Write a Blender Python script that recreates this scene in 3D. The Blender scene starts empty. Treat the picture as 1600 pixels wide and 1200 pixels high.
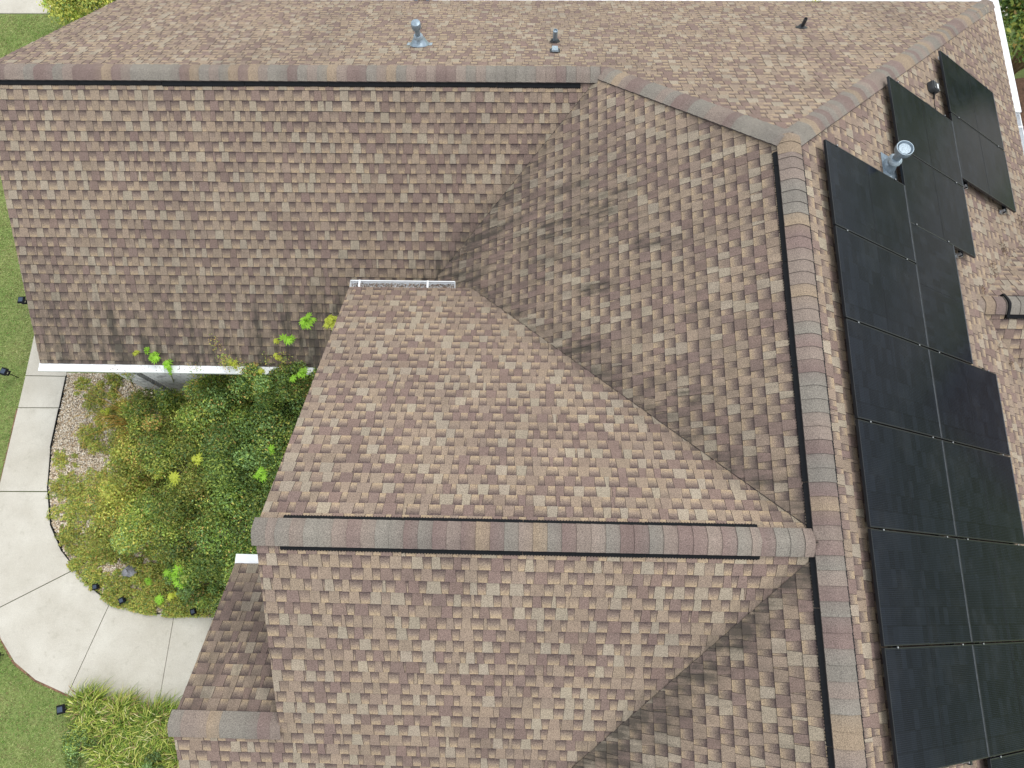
import bpy, math, random
import numpy as np
from mathutils import Vector, Matrix
random.seed(7); rng = np.random.default_rng(7)
C = bpy.context.scene.collection
sc = bpy.context.scene
G0 = 13.9                                    # ground is z = 0, the camera hovers 13.9 m above it

# ------------------------------------------------------------------ camera
RM = Matrix(((0.9995974, -0.0151690, 0.0239770), (0.0212019, 0.9609321, -0.2759710), (-0.0188541, 0.2763683, 0.9608669)))
cam = bpy.data.cameras.new('camera'); co = bpy.data.objects.new('camera', cam); C.objects.link(co)
co.matrix_world = Matrix.Translation((0, 0, G0)) @ RM.to_4x4()
cam.sensor_width = 36; cam.lens = 1112.26/1600*36; cam.clip_end = 400; cam.clip_start = 0.05
sc.camera = co
sc.render.resolution_x = 1024; sc.render.resolution_y = 768

# ------------------------------------------------------------------ world, sun, exposure
SUN_EL, SUN_AZ = 60, 50                     # azimuth clockwise from north (+y)
w = bpy.data.worlds.new('World'); sc.world = w; w.use_nodes = True
nt = w.node_tree; nt.nodes.clear()
out = nt.nodes.new('ShaderNodeOutputWorld'); bg = nt.nodes.new('ShaderNodeBackground')
sky = nt.nodes.new('ShaderNodeTexSky'); sky.sky_type = 'NISHITA'; sky.sun_disc = False
sky.sun_elevation = math.radians(SUN_EL); sky.sun_rotation = math.radians(SUN_AZ)
sky.air_density = 1.0; sky.dust_density = 2.5
tc = nt.nodes.new('ShaderNodeTexCoord')
nz = nt.nodes.new('ShaderNodeTexNoise'); nz.inputs['Scale'].default_value = 2.6; nz.inputs['Detail'].default_value = 5
rmp = nt.nodes.new('ShaderNodeMapRange'); rmp.inputs[1].default_value = .34; rmp.inputs[2].default_value = .62
rmp.inputs[3].default_value = .9; rmp.inputs[4].default_value = 1.0
mx = nt.nodes.new('ShaderNodeMix'); mx.data_type = 'RGBA'
cl = nt.nodes.new('ShaderNodeMapRange'); cl.inputs[1].default_value = .3; cl.inputs[2].default_value = .7
cl.inputs[3].default_value = 5.2; cl.inputs[4].default_value = 9.5
cc = nt.nodes.new('ShaderNodeCombineColor')
L = nt.links.new
L(tc.outputs['Generated'], nz.inputs['Vector']); L(nz.outputs['Fac'], rmp.inputs[0]); L(rmp.outputs[0], mx.inputs['Factor'])
L(nz.outputs['Fac'], cl.inputs[0])
for i, k in enumerate((.97, 1.0, 1.04)):
    m_ = nt.nodes.new('ShaderNodeMath'); m_.operation = 'MULTIPLY'; m_.inputs[1].default_value = k
    L(cl.outputs[0], m_.inputs[0]); L(m_.outputs[0], cc.inputs[i])
L(sky.outputs['Color'], mx.inputs[6]); L(cc.outputs[0], mx.inputs[7]); L(mx.outputs[2], bg.inputs['Color'])
bg.inputs['Strength'].default_value = 0.15; L(bg.outputs[0], out.inputs[0])
sun = bpy.data.lights.new('sun', 'SUN'); sun.energy = 1.2; sun.angle = math.radians(18); sun.color = (1, .96, .9)
so = bpy.data.objects.new('sun', sun); C.objects.link(so)
sd = Vector((math.sin(math.radians(SUN_AZ))*math.cos(math.radians(SUN_EL)), math.cos(math.radians(SUN_AZ))*math.cos(math.radians(SUN_EL)), math.sin(math.radians(SUN_EL))))
so.rotation_euler = sd.to_track_quat('Z', 'Y').to_euler(); so.location = (0, 0, 40)
sc.view_settings.view_transform = 'Standard'; sc.view_settings.look = 'None'
sc.view_settings.gamma = 1; sc.view_settings.use_curve_mapping = False; sc.view_settings.exposure = 0.25

# ------------------------------------------------------------------ helpers
def lin(r, g, b, k=.8):
    f = lambda c: ((c/255+.055)/1.055)**2.4 if c > 10 else c/255/12.92
    return (f(r)*k, f(g)*k, f(b)*k, 1)
def at(px, py, z=0.0):
    """point of the horizontal plane z that the photograph shows at (px, py)"""
    d = RM @ Vector(((px-800)/1112.26, -(py-600)/1112.26, -1)); k = (z-G0)/d.z
    return Vector((d.x*k, d.y*k, z))
def tag(o, label=None, cat=None, group=None, kind=None):
    if label: o['label'] = label
    if cat: o['category'] = cat
    if group: o['group'] = group
    if kind: o['kind'] = kind
    return o
def empty(name, loc=(0, 0, 0), rz=0, label=None, cat=None, group=None, parent=None):
    o = bpy.data.objects.new(name, None); C.objects.link(o); o.location = loc; o.rotation_euler[2] = rz
    o.empty_display_size = .2
    if parent: o.parent = parent
    return tag(o, label, cat, group)
class MB:
    def __init__(s): s.v = []; s.f = []; s.mi = []
    def add(s, vs, fs, mi=0):
        b = len(s.v); s.v += [tuple(v) for v in vs]; s.f += [tuple(b+i for i in f) for f in fs]; s.mi += [mi]*len(fs)
    def box(s, lo, hi, M=None, mi=0):
        vs = [Vector((x, y, z)) for x in (lo[0], hi[0]) for y in (lo[1], hi[1]) for z in (lo[2], hi[2])]
        if M: vs = [M @ v for v in vs]
        s.add(vs, [(0, 1, 3, 2), (4, 6, 7, 5), (0, 4, 5, 1), (2, 3, 7, 6), (0, 2, 6, 4), (1, 5, 7, 3)], mi)
    def prism(s, pts, z0, z1, M=None, mi=0, mside=None):
        n = len(pts)
        vs = [Vector((p[0], p[1], z0)) for p in pts]+[Vector((p[0], p[1], z1)) for p in pts]
        if M: vs = [M @ v for v in vs]
        s.add(vs, [tuple(range(n))[::-1], tuple(range(n, 2*n))], mi)
        s.add(vs, [(i, (i+1) % n, n+(i+1) % n, n+i) for i in range(n)], mi if mside is None else mside)
    def solid(s, top, thick, mi=0):          # polygon in space, extruded straight down
        n = len(top); lo = [Vector(p)-Vector((0, 0, thick)) for p in top]
        vs = [Vector(p) for p in top]+lo
        s.add(vs, [tuple(range(n)), tuple(range(n, 2*n))[::-1]]+[(i, n+i, n+(i+1) % n, (i+1) % n) for i in range(n)], mi)
    def lathe(s, prof, seg=24, M=None, mi=0, cap0=True, cap1=True):
        n = len(prof); vs = []
        for r, z in prof:
            for k in range(seg):
                a = 2*math.pi*k/seg; vs.append(Vector((r*math.cos(a), r*math.sin(a), z)))
        if M: vs = [M @ v for v in vs]
        fs = [(i*seg+k, i*seg+(k+1) % seg, (i+1)*seg+(k+1) % seg, (i+1)*seg+k) for i in range(n-1) for k in range(seg)]
        if cap0: fs.append(tuple(range(seg))[::-1])
        if cap1: fs.append(tuple(range((n-1)*seg, n*seg)))
        s.add(vs, fs, mi)
    def tube(s, pts, r0, r1, seg=5, mi=0):
        pts = [Vector(p) for p in pts]; n = len(pts); vs = []
        for i, p in enumerate(pts):
            d = (pts[min(i+1, n-1)]-pts[max(i-1, 0)]).normalized()
            a = d.orthogonal().normalized(); b = d.cross(a); r = r0+(r1-r0)*i/(n-1)
            for k in range(seg):
                t = 2*math.pi*k/seg; vs.append(p+a*r*math.cos(t)+b*r*math.sin(t))
        s.add(vs, [(i*seg+k, i*seg+(k+1) % seg, (i+1)*seg+(k+1) % seg, (i+1)*seg+k) for i in range(n-1) for k in range(seg)], mi)
    def build(s, name, mats, parent=None, smooth=False, bevel=0, normals=False):
        me = bpy.data.meshes.new(name); me.from_pydata(s.v, [], s.f)
        for m in (mats if isinstance(mats, (list, tuple)) else [mats]): me.materials.append(m)
        me.polygons.foreach_set('material_index', s.mi)
        if smooth: me.polygons.foreach_set('use_smooth', [True]*len(s.f))
        if normals:
            import bmesh
            bm = bmesh.new(); bm.from_mesh(me); bmesh.ops.recalc_face_normals(bm, faces=bm.faces); bm.to_mesh(me); bm.free()
        o = bpy.data.objects.new(name, me); C.objects.link(o)
        if parent: o.parent = parent
        if bevel:
            b = o.modifiers.new('bevel', 'BEVEL'); b.width = bevel; b.segments = 2; b.limit_method = 'ANGLE'
        if smooth:
            try: me.set_sharp_from_angle(angle=math.radians(40))
            except Exception: pass
        return o

# ------------------------------------------------------------------ materials
def newmat(name):
    m = bpy.data.materials.new(name); m.use_nodes = True
    return m, m.node_tree, m.node_tree.nodes['Principled BSDF']
def N(nt, t, **kw):
    n = nt.nodes.new(t)
    for k, v in kw.items():
        if k in n.inputs: n.inputs[k].default_value = v
        else: setattr(n, k, v)
    return n
def mixc(nt, fac, a, b, bt='MIX'):
    n = nt.nodes.new('ShaderNodeMix'); n.data_type = 'RGBA'; n.blend_type = bt
    for s, v in ((0, fac), (6, a), (7, b)):
        if hasattr(v, 'links'): nt.links.new(v, n.inputs[s])
        else: n.inputs[s].default_value = v
    return n.outputs[2]
def mrange(nt, x, a, b, c=0, d=1):
    n = nt.nodes.new('ShaderNodeMapRange'); nt.links.new(x, n.inputs[0])
    for i, v in enumerate((a, b, c, d)): n.inputs[i+1].default_value = v
    return n.outputs[0]
def mathn(nt, op, a, b):
    n = nt.nodes.new('ShaderNodeMath'); n.operation = op
    for i, v in enumerate((a, b)):
        if hasattr(v, 'links'): nt.links.new(v, n.inputs[i])
        else: n.inputs[i].default_value = v
    return n.outputs[0]
def noise(nt, scale, detail=2, rough=.5, vec=None, stretch=None):
    g = nt.nodes.new('ShaderNodeNewGeometry'); v = g.outputs['Position']
    if stretch:
        mp = nt.nodes.new('ShaderNodeMapping'); mp.inputs['Scale'].default_value = stretch; nt.links.new(v, mp.inputs[0]); v = mp.outputs[0]
    n = nt.nodes.new('ShaderNodeTexNoise'); n.inputs['Scale'].default_value = scale; n.inputs['Detail'].default_value = detail
    n.inputs['Roughness'].default_value = rough; nt.links.new(v, n.inputs['Vector']); return n.outputs['Fac']
def bump(nt, bs, h, strength, dist):
    b = nt.nodes.new('ShaderNodeBump'); b.inputs['Strength'].default_value = strength; b.inputs['Distance'].default_value = dist
    nt.links.new(h, b.inputs['Height']); nt.links.new(b.outputs[0], bs.inputs['Normal'])
def basic(name, col, rough=.6, metal=0, var=.15, scale=6, bmp=0, bscale=80, spec=.5):
    m, nt, bs = newmat(name)
    d = tuple(c*(1-var) for c in col[:3])+(1,); l = tuple(min(1, c*(1+var)) for c in col[:3])+(1,)
    f = mrange(nt, noise(nt, scale, 5, .65), .3, .7)
    nt.links.new(mixc(nt, f, d, l), bs.inputs['Base Color'])
    bs.inputs['Roughness'].default_value = rough; bs.inputs['Metallic'].default_value = metal
    bs.inputs['Specular IOR Level'].default_value = spec
    if bmp: bump(nt, bs, noise(nt, bscale, 3), bmp, .01)
    return m
def shingle_mat(name):
    m, nt, bs = newmat(name)
    a = N(nt, 'ShaderNodeAttribute', attribute_name='tone'); v = N(nt, 'ShaderNodeAttribute', attribute_name='drop'); st = N(nt, 'ShaderNodeAttribute', attribute_name='stain_shade')
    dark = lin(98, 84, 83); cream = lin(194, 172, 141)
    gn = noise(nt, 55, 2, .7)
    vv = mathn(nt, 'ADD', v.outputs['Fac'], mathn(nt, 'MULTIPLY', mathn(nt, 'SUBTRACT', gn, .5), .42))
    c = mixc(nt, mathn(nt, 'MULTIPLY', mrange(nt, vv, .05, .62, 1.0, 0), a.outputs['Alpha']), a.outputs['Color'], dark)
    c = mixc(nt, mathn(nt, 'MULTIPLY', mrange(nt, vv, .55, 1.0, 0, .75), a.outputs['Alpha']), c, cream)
    g = noise(nt, 110, 3, .8); g2 = noise(nt, 1.3, 4, .6)
    c = mixc(nt, 1.0, c, mixc(nt, mrange(nt, g, .3, .7), (.36, .36, .36, 1), (1.64, 1.63, 1.61, 1)), 'MULTIPLY')
    c = mixc(nt, 1.0, c, mixc(nt, mrange(nt, g2, .3, .7), (.86, .85, .86, 1), (1.10, 1.09, 1.07, 1)), 'MULTIPLY')
    ge = N(nt, 'ShaderNodeNewGeometry'); sx = N(nt, 'ShaderNodeSeparateXYZ'); nt.links.new(ge.outputs['True Normal'], sx.inputs[0])
    side = mathn(nt, 'GREATER_THAN', mathn(nt, 'ABSOLUTE', sx.outputs[0], 0), .3)
    na = noise(nt, 1, 4, .6, stretch=(11, .7, .7)); nb = noise(nt, 1, 4, .6, stretch=(.9, 12, .9))
    nn_ = mathn(nt, 'ADD', mathn(nt, 'MULTIPLY', nb, side), mathn(nt, 'MULTIPLY', na, mathn(nt, 'SUBTRACT', 1.0, side)))
    sn = mathn(nt, 'MULTIPLY', st.outputs['Fac'], mrange(nt, noise(nt, 5.5, 5, .65), .3, .62, .4, 1.05))
    sn = mathn(nt, 'MULTIPLY', sn, mrange(nt, nn_, .38, .66, .55, 1.7))
    sn2 = mathn(nt, 'MULTIPLY', mrange(nt, noise(nt, 2.3, 6, .7), .6, .78, 0, .32), mrange(nt, noise(nt, .55, 2), .48, .6))
    c = mixc(nt, mathn(nt, 'MINIMUM', mathn(nt, 'ADD', sn, sn2), .85), c, lin(72, 68, 62, .8))
    nt.links.new(c, bs.inputs['Base Color']); bs.inputs['Roughness'].default_value = .93; bs.inputs['Specular IOR Level'].default_value = .25
    bump(nt, bs, g, .35, .004)
    return m
def attr_mat(name, rough=.6, trans=0, spec=.3):
    m, nt, bs = newmat(name)
    a = N(nt, 'ShaderNodeAttribute', attribute_name='tone')
    nt.links.new(a.outputs['Color'], bs.inputs['Base Color']); bs.inputs['Roughness'].default_value = rough
    bs.inputs['Specular IOR Level'].default_value = spec
    if trans:
        t = N(nt, 'ShaderNodeBsdfTranslucent'); nt.links.new(a.outputs['Color'], t.inputs['Color'])
        mxs = N(nt, 'ShaderNodeMixShader'); mxs.inputs[0].default_value = trans
        o = nt.nodes['Material Output']; nt.links.new(bs.outputs[0], mxs.inputs[1]); nt.links.new(t.outputs[0], mxs.inputs[2]); nt.links.new(mxs.outputs[0], o.inputs[0])
    return m
M = {}
M['shingle'] = shingle_mat('shingle_granules')
M['asphalt'] = basic('asphalt_edge', (.055, .045, .042, 1), .9, var=.3, scale=40)
M['deck'] = basic('roof_underlay', (.10, .085, .08, 1), .9)
M['white'] = basic('white_paint', (.78, .79, .80, 1), .45, var=.06, scale=9)
M['gutterwhite'] = basic('gutter_white', (.80, .82, .84, 1), .35, var=.07, scale=5)
M['galv'] = basic('galvanised_metal', (.27, .34, .40, 1), .42, metal=.5, var=.28, scale=16)
M['galvlight'] = basic('galvanised_light', (.36, .44, .50, 1), .55, metal=.3, var=.4, scale=55)
M['black'] = basic('black_plastic', (.006, .007, .009, 1), .7, var=.3, scale=30, spec=.2)
M['rubber'] = basic('black_rubber', (.03, .034, .038, 1), .6, var=.3)
M['frame'] = basic('black_anodised_frame', (.016, .019, .024, 1), .3, metal=.4, var=.2, scale=4)
M['bare'] = basic('bare_aluminium', (.55, .57, .60, 1), .35, metal=.7, var=.15, scale=20)
M['soil'] = basic('soil', (.36, .29, .21, 1), .95, var=.5, scale=7, bmp=.6, bscale=30)
M['chip'] = attr_mat('pale_wood_chips', .85)
M['leaf'] = attr_mat('leaves', .55, .28)
M['blade'] = attr_mat('grass_blades', .6, .3)
M['stem'] = basic('woody_stem', (.16, .11, .055, 1), .8, var=.3, scale=20)
M['greenstem'] = basic('green_stem', (.22, .22, .07, 1), .7, var=.25, scale=20)
M['litter'] = attr_mat('dead_leaves', .9)
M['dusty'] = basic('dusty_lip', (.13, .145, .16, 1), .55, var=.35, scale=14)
M['rock'] = basic('rock', (.26, .26, .28, 1), .85, var=.55, scale=9, bmp=.6, bscale=25)
M['glass'] = basic('window_glass', (.02, .025, .03, 1), .08, var=.1)
M['lens'] = basic('lamp_lens', (.62, .60, .45, 1), .25, var=.15)
M['solar'] = basic('lamp_solar_top', (.035, .055, .09, 1), .25, var=.2)
M['mulch'] = basic('red_brown_mulch', (.20, .11, .07, 1), .95, var=.5, scale=12, bmp=.7, bscale=35)
def wall_mat():
    m, nt, bs = newmat('white_painted_brick')
    tcn = N(nt, 'ShaderNodeNewGeometry'); br = N(nt, 'ShaderNodeTexBrick'); sep = N(nt, 'ShaderNodeSeparateXYZ'); cmb = N(nt, 'ShaderNodeCombineXYZ')
    nt.links.new(tcn.outputs['Position'], sep.inputs[0])
    nt.links.new(mathn(nt, 'ADD', sep.outputs[0], sep.outputs[1]), cmb.inputs[0]); nt.links.new(sep.outputs[2], cmb.inputs[1]); nt.links.new(cmb.outputs[0], br.inputs['Vector'])
    for k, v in (('Color1', (.80, .81, .83, 1)), ('Color2', (.86, .86, .87, 1)), ('Mortar', (.42, .42, .43, 1)), ('Scale', 1.0), ('Brick Width', .21), ('Row Height', .075), ('Mortar Size', .006)): br.inputs[k].default_value = v
    c = mixc(nt, mrange(nt, noise(nt, 6, 5), .5, .75), br.outputs['Color'], (.3, .3, .32, 1))
    nt.links.new(c, bs.inputs['Base Color']); bs.inputs['Roughness'].default_value = .8
    return m
M['wall'] = wall_mat()
def concrete_mat():
    m, nt, bs = newmat('broomed_concrete')
    f1 = mrange(nt, noise(nt, 1.1, 6, .65), .3, .7); f2 = mrange(nt, noise(nt, 70, 3, .8), .3, .7); f3 = mrange(nt, noise(nt, 9, 5, .7), .58, .75)
    c = mixc(nt, f1, (.46, .43, .365, 1), (.585, .56, .495, 1))
    c = mixc(nt, 1.0, c, mixc(nt, f2, (.82, .82, .82, 1), (1.13, 1.13, 1.12, 1)), 'MULTIPLY')
    c = mixc(nt, mathn(nt, 'MULTIPLY', f3, .42), c, (.27, .25, .19, 1))
    f4 = mrange(nt, noise(nt, 2.6, 6, .75), .55, .72); c = mixc(nt, mathn(nt, 'MULTIPLY', f4, .35), c, (.33, .31, .25, 1))
    f5 = mrange(nt, noise(nt, 26, 4, .8), .66, .74); c = mixc(nt, mathn(nt, 'MULTIPLY', f5, .4), c, (.2, .18, .13, 1))
    nt.links.new(c, bs.inputs['Base Color']); bs.inputs['Roughness'].default_value = .88
    bump(nt, bs, noise(nt, 90, 3), .3, .004)
    return m
M['concrete'] = concrete_mat()
def lawn_mat():
    m, nt, bs = newmat('lawn_turf')
    f1 = mrange(nt, noise(nt, .8, 6, .65), .3, .7); f2 = mrange(nt, noise(nt, 38, 4, .8), .3, .7); f3 = mrange(nt, noise(nt, 5, 5, .7), .5, .75)
    c = mixc(nt, f1, (.15, .235, .055, 1), (.26, .31, .11, 1))
    c = mixc(nt, 1.0, c, mixc(nt, f2, (.5, .5, .5, 1), (1.5, 1.45, 1.4, 1)), 'MULTIPLY')
    c = mixc(nt, mathn(nt, 'MULTIPLY', f3, .5), c, (.23, .19, .09, 1))
    nt.links.new(c, bs.inputs['Base Color']); bs.inputs['Roughness'].default_value = .95
    bump(nt, bs, noise(nt, 40, 4), .8, .02)
    return m
M['lawn'] = lawn_mat()
def cell_mat():
    m, nt, bs = newmat('solar_cells_under_glass')
    uv = N(nt, 'ShaderNodeUVMap'); sep = N(nt, 'ShaderNodeSeparateXYZ'); nt.links.new(uv.outputs[0], sep.inputs[0])   # uv in metres
    U, V = sep.outputs[0], sep.outputs[1]
    # cells 0.182 x 0.091, faint gaps; fine busbar lines along the long side
    def lines(x, pitch, wd):
        fr = mathn(nt, 'FRACT', mathn(nt, 'DIVIDE', x, pitch), 0); return mathn(nt, 'LESS_THAN', fr, wd/pitch)
    gx = lines(U, .0925, .0018); gy = lines(V, .1835, .0022)
    bus = lines(V, .0183, .0016)
    wn = N(nt, 'ShaderNodeTexWhiteNoise', noise_dimensions='2D'); cv = N(nt, 'ShaderNodeCombineXYZ')
    nt.links.new(mathn(nt, 'FLOOR', mathn(nt, 'DIVIDE', U, .0925), 0), cv.inputs[0]); nt.links.new(mathn(nt, 'FLOOR', mathn(nt, 'DIVIDE', V, .1835), 0), cv.inputs[1])
    oi = N(nt, 'ShaderNodeObjectInfo'); nt.links.new(oi.outputs['Random'], cv.inputs[2])
    wn.noise_dimensions = '3D'; nt.links.new(cv.outputs[0], wn.inputs['Vector'])
    c = mixc(nt, wn.outputs['Value'], (.0040, .0055, .0095, 1), (.0090, .012, .0185, 1))
    c = mixc(nt, mathn(nt, 'MULTIPLY', bus, .75), c, (.050, .062, .080, 1))
    c = mixc(nt, mathn(nt, 'MAXIMUM', gx, gy), c, (.006, .007, .008, 1))
    dust = mrange(nt, noise(nt, 2.2, 5, .6), .5, .85, 0, .035)
    c = mixc(nt, dust, c, (.30, .31, .31, 1))
    nt.links.new(c, bs.inputs['Base Color']); bs.inputs['Roughness'].default_value = .16; bs.inputs['IOR'].default_value = 1.3
    bs.inputs['Specular IOR Level'].default_value = .13
    bump(nt, bs, noise(nt, 3, 2), .06, .01)
    return m
M['cell'] = cell_mat()

# ------------------------------------------------------------------ fitted roof geometry (heights above the ground)
m_, mE, mN, m3 = .688086, .690145, .678074, .691493
xr2, zr2 = 2.969556, G0-7.18585
yr1, zr1 = 7.101197, G0-8.560007
yr3, zr3 = 0.496488, G0-7.199672
xl3, xl1, xl4 = -2.719186, -8.098136, -3.924494
ze1 = G0-11.0961; ze3 = G0-9.83
zr4 = G0-8.600811; y4r = yr3-(zr3-zr4)/m3
E0 = .143
yt2 = yr1-(zr2-zr1)/mN; x1e = xr2-(zr2-zr1)/m_
yeN = yr1+(zr1-ze1)/mN; yeS = yr1-(zr1-ze1)/m_; xeE = xr2+(zr2-ze1)/mE
ye3N = yr3+(zr3-ze3)/m3; ye3S = yr3-(zr3-ze3)/m3; ye4N = y4r+(zr4-ze3)/m3
x5, y5, z5 = 6.385, 4.03, G0-9.543
YS = -5.2                                  # southern end of the modelled roof
V1 = lambda z: (xr2-(zr2-z)/m_, yr1-(zr1-z)/m_)
V2 = lambda z: (xr2-(zr2-z)/m_, yr3+(zr3-z)/m3)
V3 = lambda z: (xr2-(zr2-z)/m_, yr3-(zr3-z)/m3)

house = empty('house', (0, 0, 0), 0, 'large brown shingled house with hips, valleys and white gutters filling the frame', 'house')

class Slope:
    """axis 'x' or 'y' = direction of the ridge; sign = which way it falls"""
    def __init__(s, axis, sign, pos, z, m, k, polys, name):
        s.axis, s.sign, s.pos, s.z, s.m, s.k, s.polys, s.name = axis, sign, pos, z, m, k, polys, name
        s.c = 1/math.hypot(1, m)
        s.T = np.array((1, 0, 0.)) if axis == 'x' else np.array((0, 1, 0.))
        s.D = np.array((0, sign*s.c, -s.c*m)) if axis == 'x' else np.array((sign*s.c, 0, -s.c*m))
        s.Nn = np.array((0, sign*m*s.c, s.c)) if axis == 'x' else np.array((sign*m*s.c, 0, s.c))
        s.O = np.array((0, pos, z)) if axis == 'x' else np.array((pos, 0, z))
    def P(s, t, d, h=0): return s.O+s.T*t+s.D*d+s.Nn*h
    def to(s, x, y):
        return (x, (y-s.pos)*s.sign/s.c) if s.axis == 'x' else (y, (x-s.pos)*s.sign/s.c)
def on_slope(S, px, py, off=0):
    d = RM @ Vector(((px-800)/1112.26, -(py-600)/1112.26, -1)); d = np.array(d); o = np.array((0, 0, G0))
    k = (np.dot(S.O+S.Nn*off-o, S.Nn))/np.dot(d, S.Nn); P = o+d*k
    return P, (P-S.O) @ S.T, (P-S.O) @ S.D
q = lambda *a: list(a)
SL = {}
SL['R1S'] = Slope('x', -1, yr1, zr1, m_, .25595, [q((xl1, yr1), (x1e, yr1), V1(ze1), (xl1, yeS))], 'R1S')
SL['R1N'] = Slope('x', 1, yr1, zr1, mN, .17, [q((xl1, yr1), (x1e, yr1), (x1e, yeN), (xl1, yeN)), q((x1e, yr1), (xr2, yt2), (xr2, yeN), (x1e, yeN)), q((xr2, yt2), (xeE, yeN), (xr2, yeN))], 'R1N')
SL['R2W'] = Slope('y', -1, xr2, zr2, m_, .2073, [q((xr2, yt2), (x1e, yr1), V1(G0-10.46), V2(ze3), (xr2, V2(ze3)[1])), q((xr2, V2(ze3)[1]), V2(ze3), (xr2, yr3)), q((xr2, yr3), V3(ze1), (V3(ze1)[0], YS), (xr2, YS))], 'R2W')
SL['R2E'] = Slope('y', 1, xr2, zr2, mE, .20, [q((xr2, yt2), (xeE, yeN), (xeE, YS), (xr2, YS))], 'R2E')
SL['R3N'] = Slope('x', 1, yr3, zr3, m3, .2415, [q((xl3, yr3), (xr2, yr3), V2(ze3), (xl3, ye3N))], 'R3N')
SL['R3S'] = Slope('x', -1, yr3, zr3, m3, .2473, [q((xl3, yr3), (xr2, yr3), V3(ze3), (xl3, ye3S)), q((xl4, y4r), (xl3, y4r), (xl3, ye3S), (xl4, ye3S))], 'R3S')
SL['R4N'] = Slope('x', 1, y4r, zr4, m3, .2876, [q((xl4, y4r), (xl3+.12, y4r), (xl3+.12, ye4N), (xl4, ye4N))], 'R4N')
dz5 = z5-ze1
SL['R5N'] = Slope('x', 1, y5, z5, m_, .21, [q((x5, y5), (x5+dz5/mE, y5+dz5/m_), (13, y5+dz5/m_), (13, y5))], 'R5N')
SL['R5S'] = Slope('x', -1, y5, z5, m_, .21, [q((x5, y5), (x5+dz5/mE, y5-dz5/m_), (13, y5-dz5/m_), (13, y5))], 'R5S')

# --- deck under the shingles
roof = None
mb = MB()
for S in SL.values():
    for poly in S.polys:
        top = [S.P(*S.to(x, y), -.004) for x, y in poly]
        n = np.cross(np.array(top[1])-top[0], np.array(top[2])-top[0])
        if n[2] < 0: top = top[::-1]
        mb.solid(top, .09)
roof = mb.build('roof', M['deck'], house)
roof['label'] = 'intersecting hip and gable roof covered in variegated brown asphalt shingles'

# --- shingles
TAN, MAUVE, LIGHT = lin(161, 144, 127), lin(140, 121, 113), lin(170, 158, 141)
MID = lin(154, 137, 123)
def clip(poly, A, B, sgn, inset=0.0):
    """Sutherland-Hodgman against the line A->B"""
    o = []; n = len(poly); dx, dy = B[0]-A[0], B[1]-A[1]
    sd_ = [sgn*(dx*(p[1]-A[1])-dy*(p[0]-A[0]))-inset*math.hypot(dx, dy) for p in poly]
    for i in range(n):
        a, b = poly[i], poly[(i+1) % n]; sa, sb = sd_[i], sd_[(i+1) % n]
        if sa >= 0: o.append(a)
        if (sa >= 0) != (sb >= 0):
            k = sa/(sa-sb); o.append((a[0]+(b[0]-a[0])*k, a[1]+(b[1]-a[1])*k))
    return o
def area(p): return .5*abs(sum(p[i][0]*p[(i+1) % len(p)][1]-p[(i+1) % len(p)][0]*p[i][1] for i in range(len(p))))
def seg_d(p, a, b):
    a = np.array(a); b = np.array(b); p = np.array(p); d = b-a; L_ = d @ d; k = min(1, max(0, (p-a) @ d/L_))
    return np.linalg.norm(p-a-k*d), k
v1a, v1b = V1(zr1), V1(G0-10.4); v2a, v2b = V2(zr3), V2(G0-9.9); v3a, v3b = V3(zr3), V3(ze3)
streaks = [(random.uniform(-7.6, -2.5), random.uniform(.03, .09), random.uniform(.5, 1.5), random.uniform(.3, .8)) for _ in range(13)]
streaks += [(-6.75, .07, 1.15, 1.0), (-4.35, .13, 1.2, .9), (-3.9, .09, 1.25, .8)]
patches = []
for _ in range(16):
    k = random.random(); a = V1(G0-9.3); patches.append((random.uniform(-.6, 2.6), random.uniform(1.6, 5.6), random.uniform(.12, .4), random.uniform(.05, .1), random.uniform(.25, .6)))
def stain_shade(S, P):
    x, y = P[0], P[1]; s = 0
    if S.name == 'R2W':
        d, k = seg_d((x, y), v1a, v1b); s += max(0, 1-d/(.18+.75*k))*.38*(.3+k)
        if y > 2: s += .35*max(0, 1-abs((xr2-x)-2.6)/1.5)*max(0, 1-abs(y-4.9)/1.2)
        d, k = seg_d((x, y), v2a, v2b); s += max(0, 1-d/.45)*.28
        d, k = seg_d((x, y), v3a, v3b)
        if y < yr3: s += max(0, 1-d/(.22+.6*k))*.60*(.55+.45*min(1, 6*k))
        for px, py, a, b, g in patches:
            s += g*max(0, 1-(((x-px)/a)**2+((y-py)/b)**2))
        s += .16
    elif S.name == 'R1S':
        low = (zr1-P[2])/(zr1-ze1)
        for sx, wd, ln, g in streaks:
            e = (y-yeS); 
            if e < ln: s += g*.7*max(0, 1-abs(x-sx-.02*math.sin(9*y))/wd)*(1-e/ln)**.6
        s += .08+.42*max(0, (low-.5)/.5)**1.3
        s += .42*max(0, 1-math.hypot((x+2.75)/1.6, (y-yeS-.35)/1.1))
        d, k = seg_d((x, y), v1a, v1b); s += max(0, 1-d/(.1+.3*k))*.45*k
    elif S.name == 'R3S':
        d, k = seg_d((x, y), v3a, v3b); s += max(0, 1-d/.13)*.32
    elif S.name == 'R3N':
        d, k = seg_d((x, y), v2a, v2b); s += max(0, 1-d/.16)*.3
    elif S.name == 'R1N': s += .05*max(0, math.sin(x*1.3)+.2)
    elif S.name == 'R4N': s += .22  # even darkening: dirt plus the taller gable wall's shade, put into the colour
    return min(s*1.25, .9)
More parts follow.
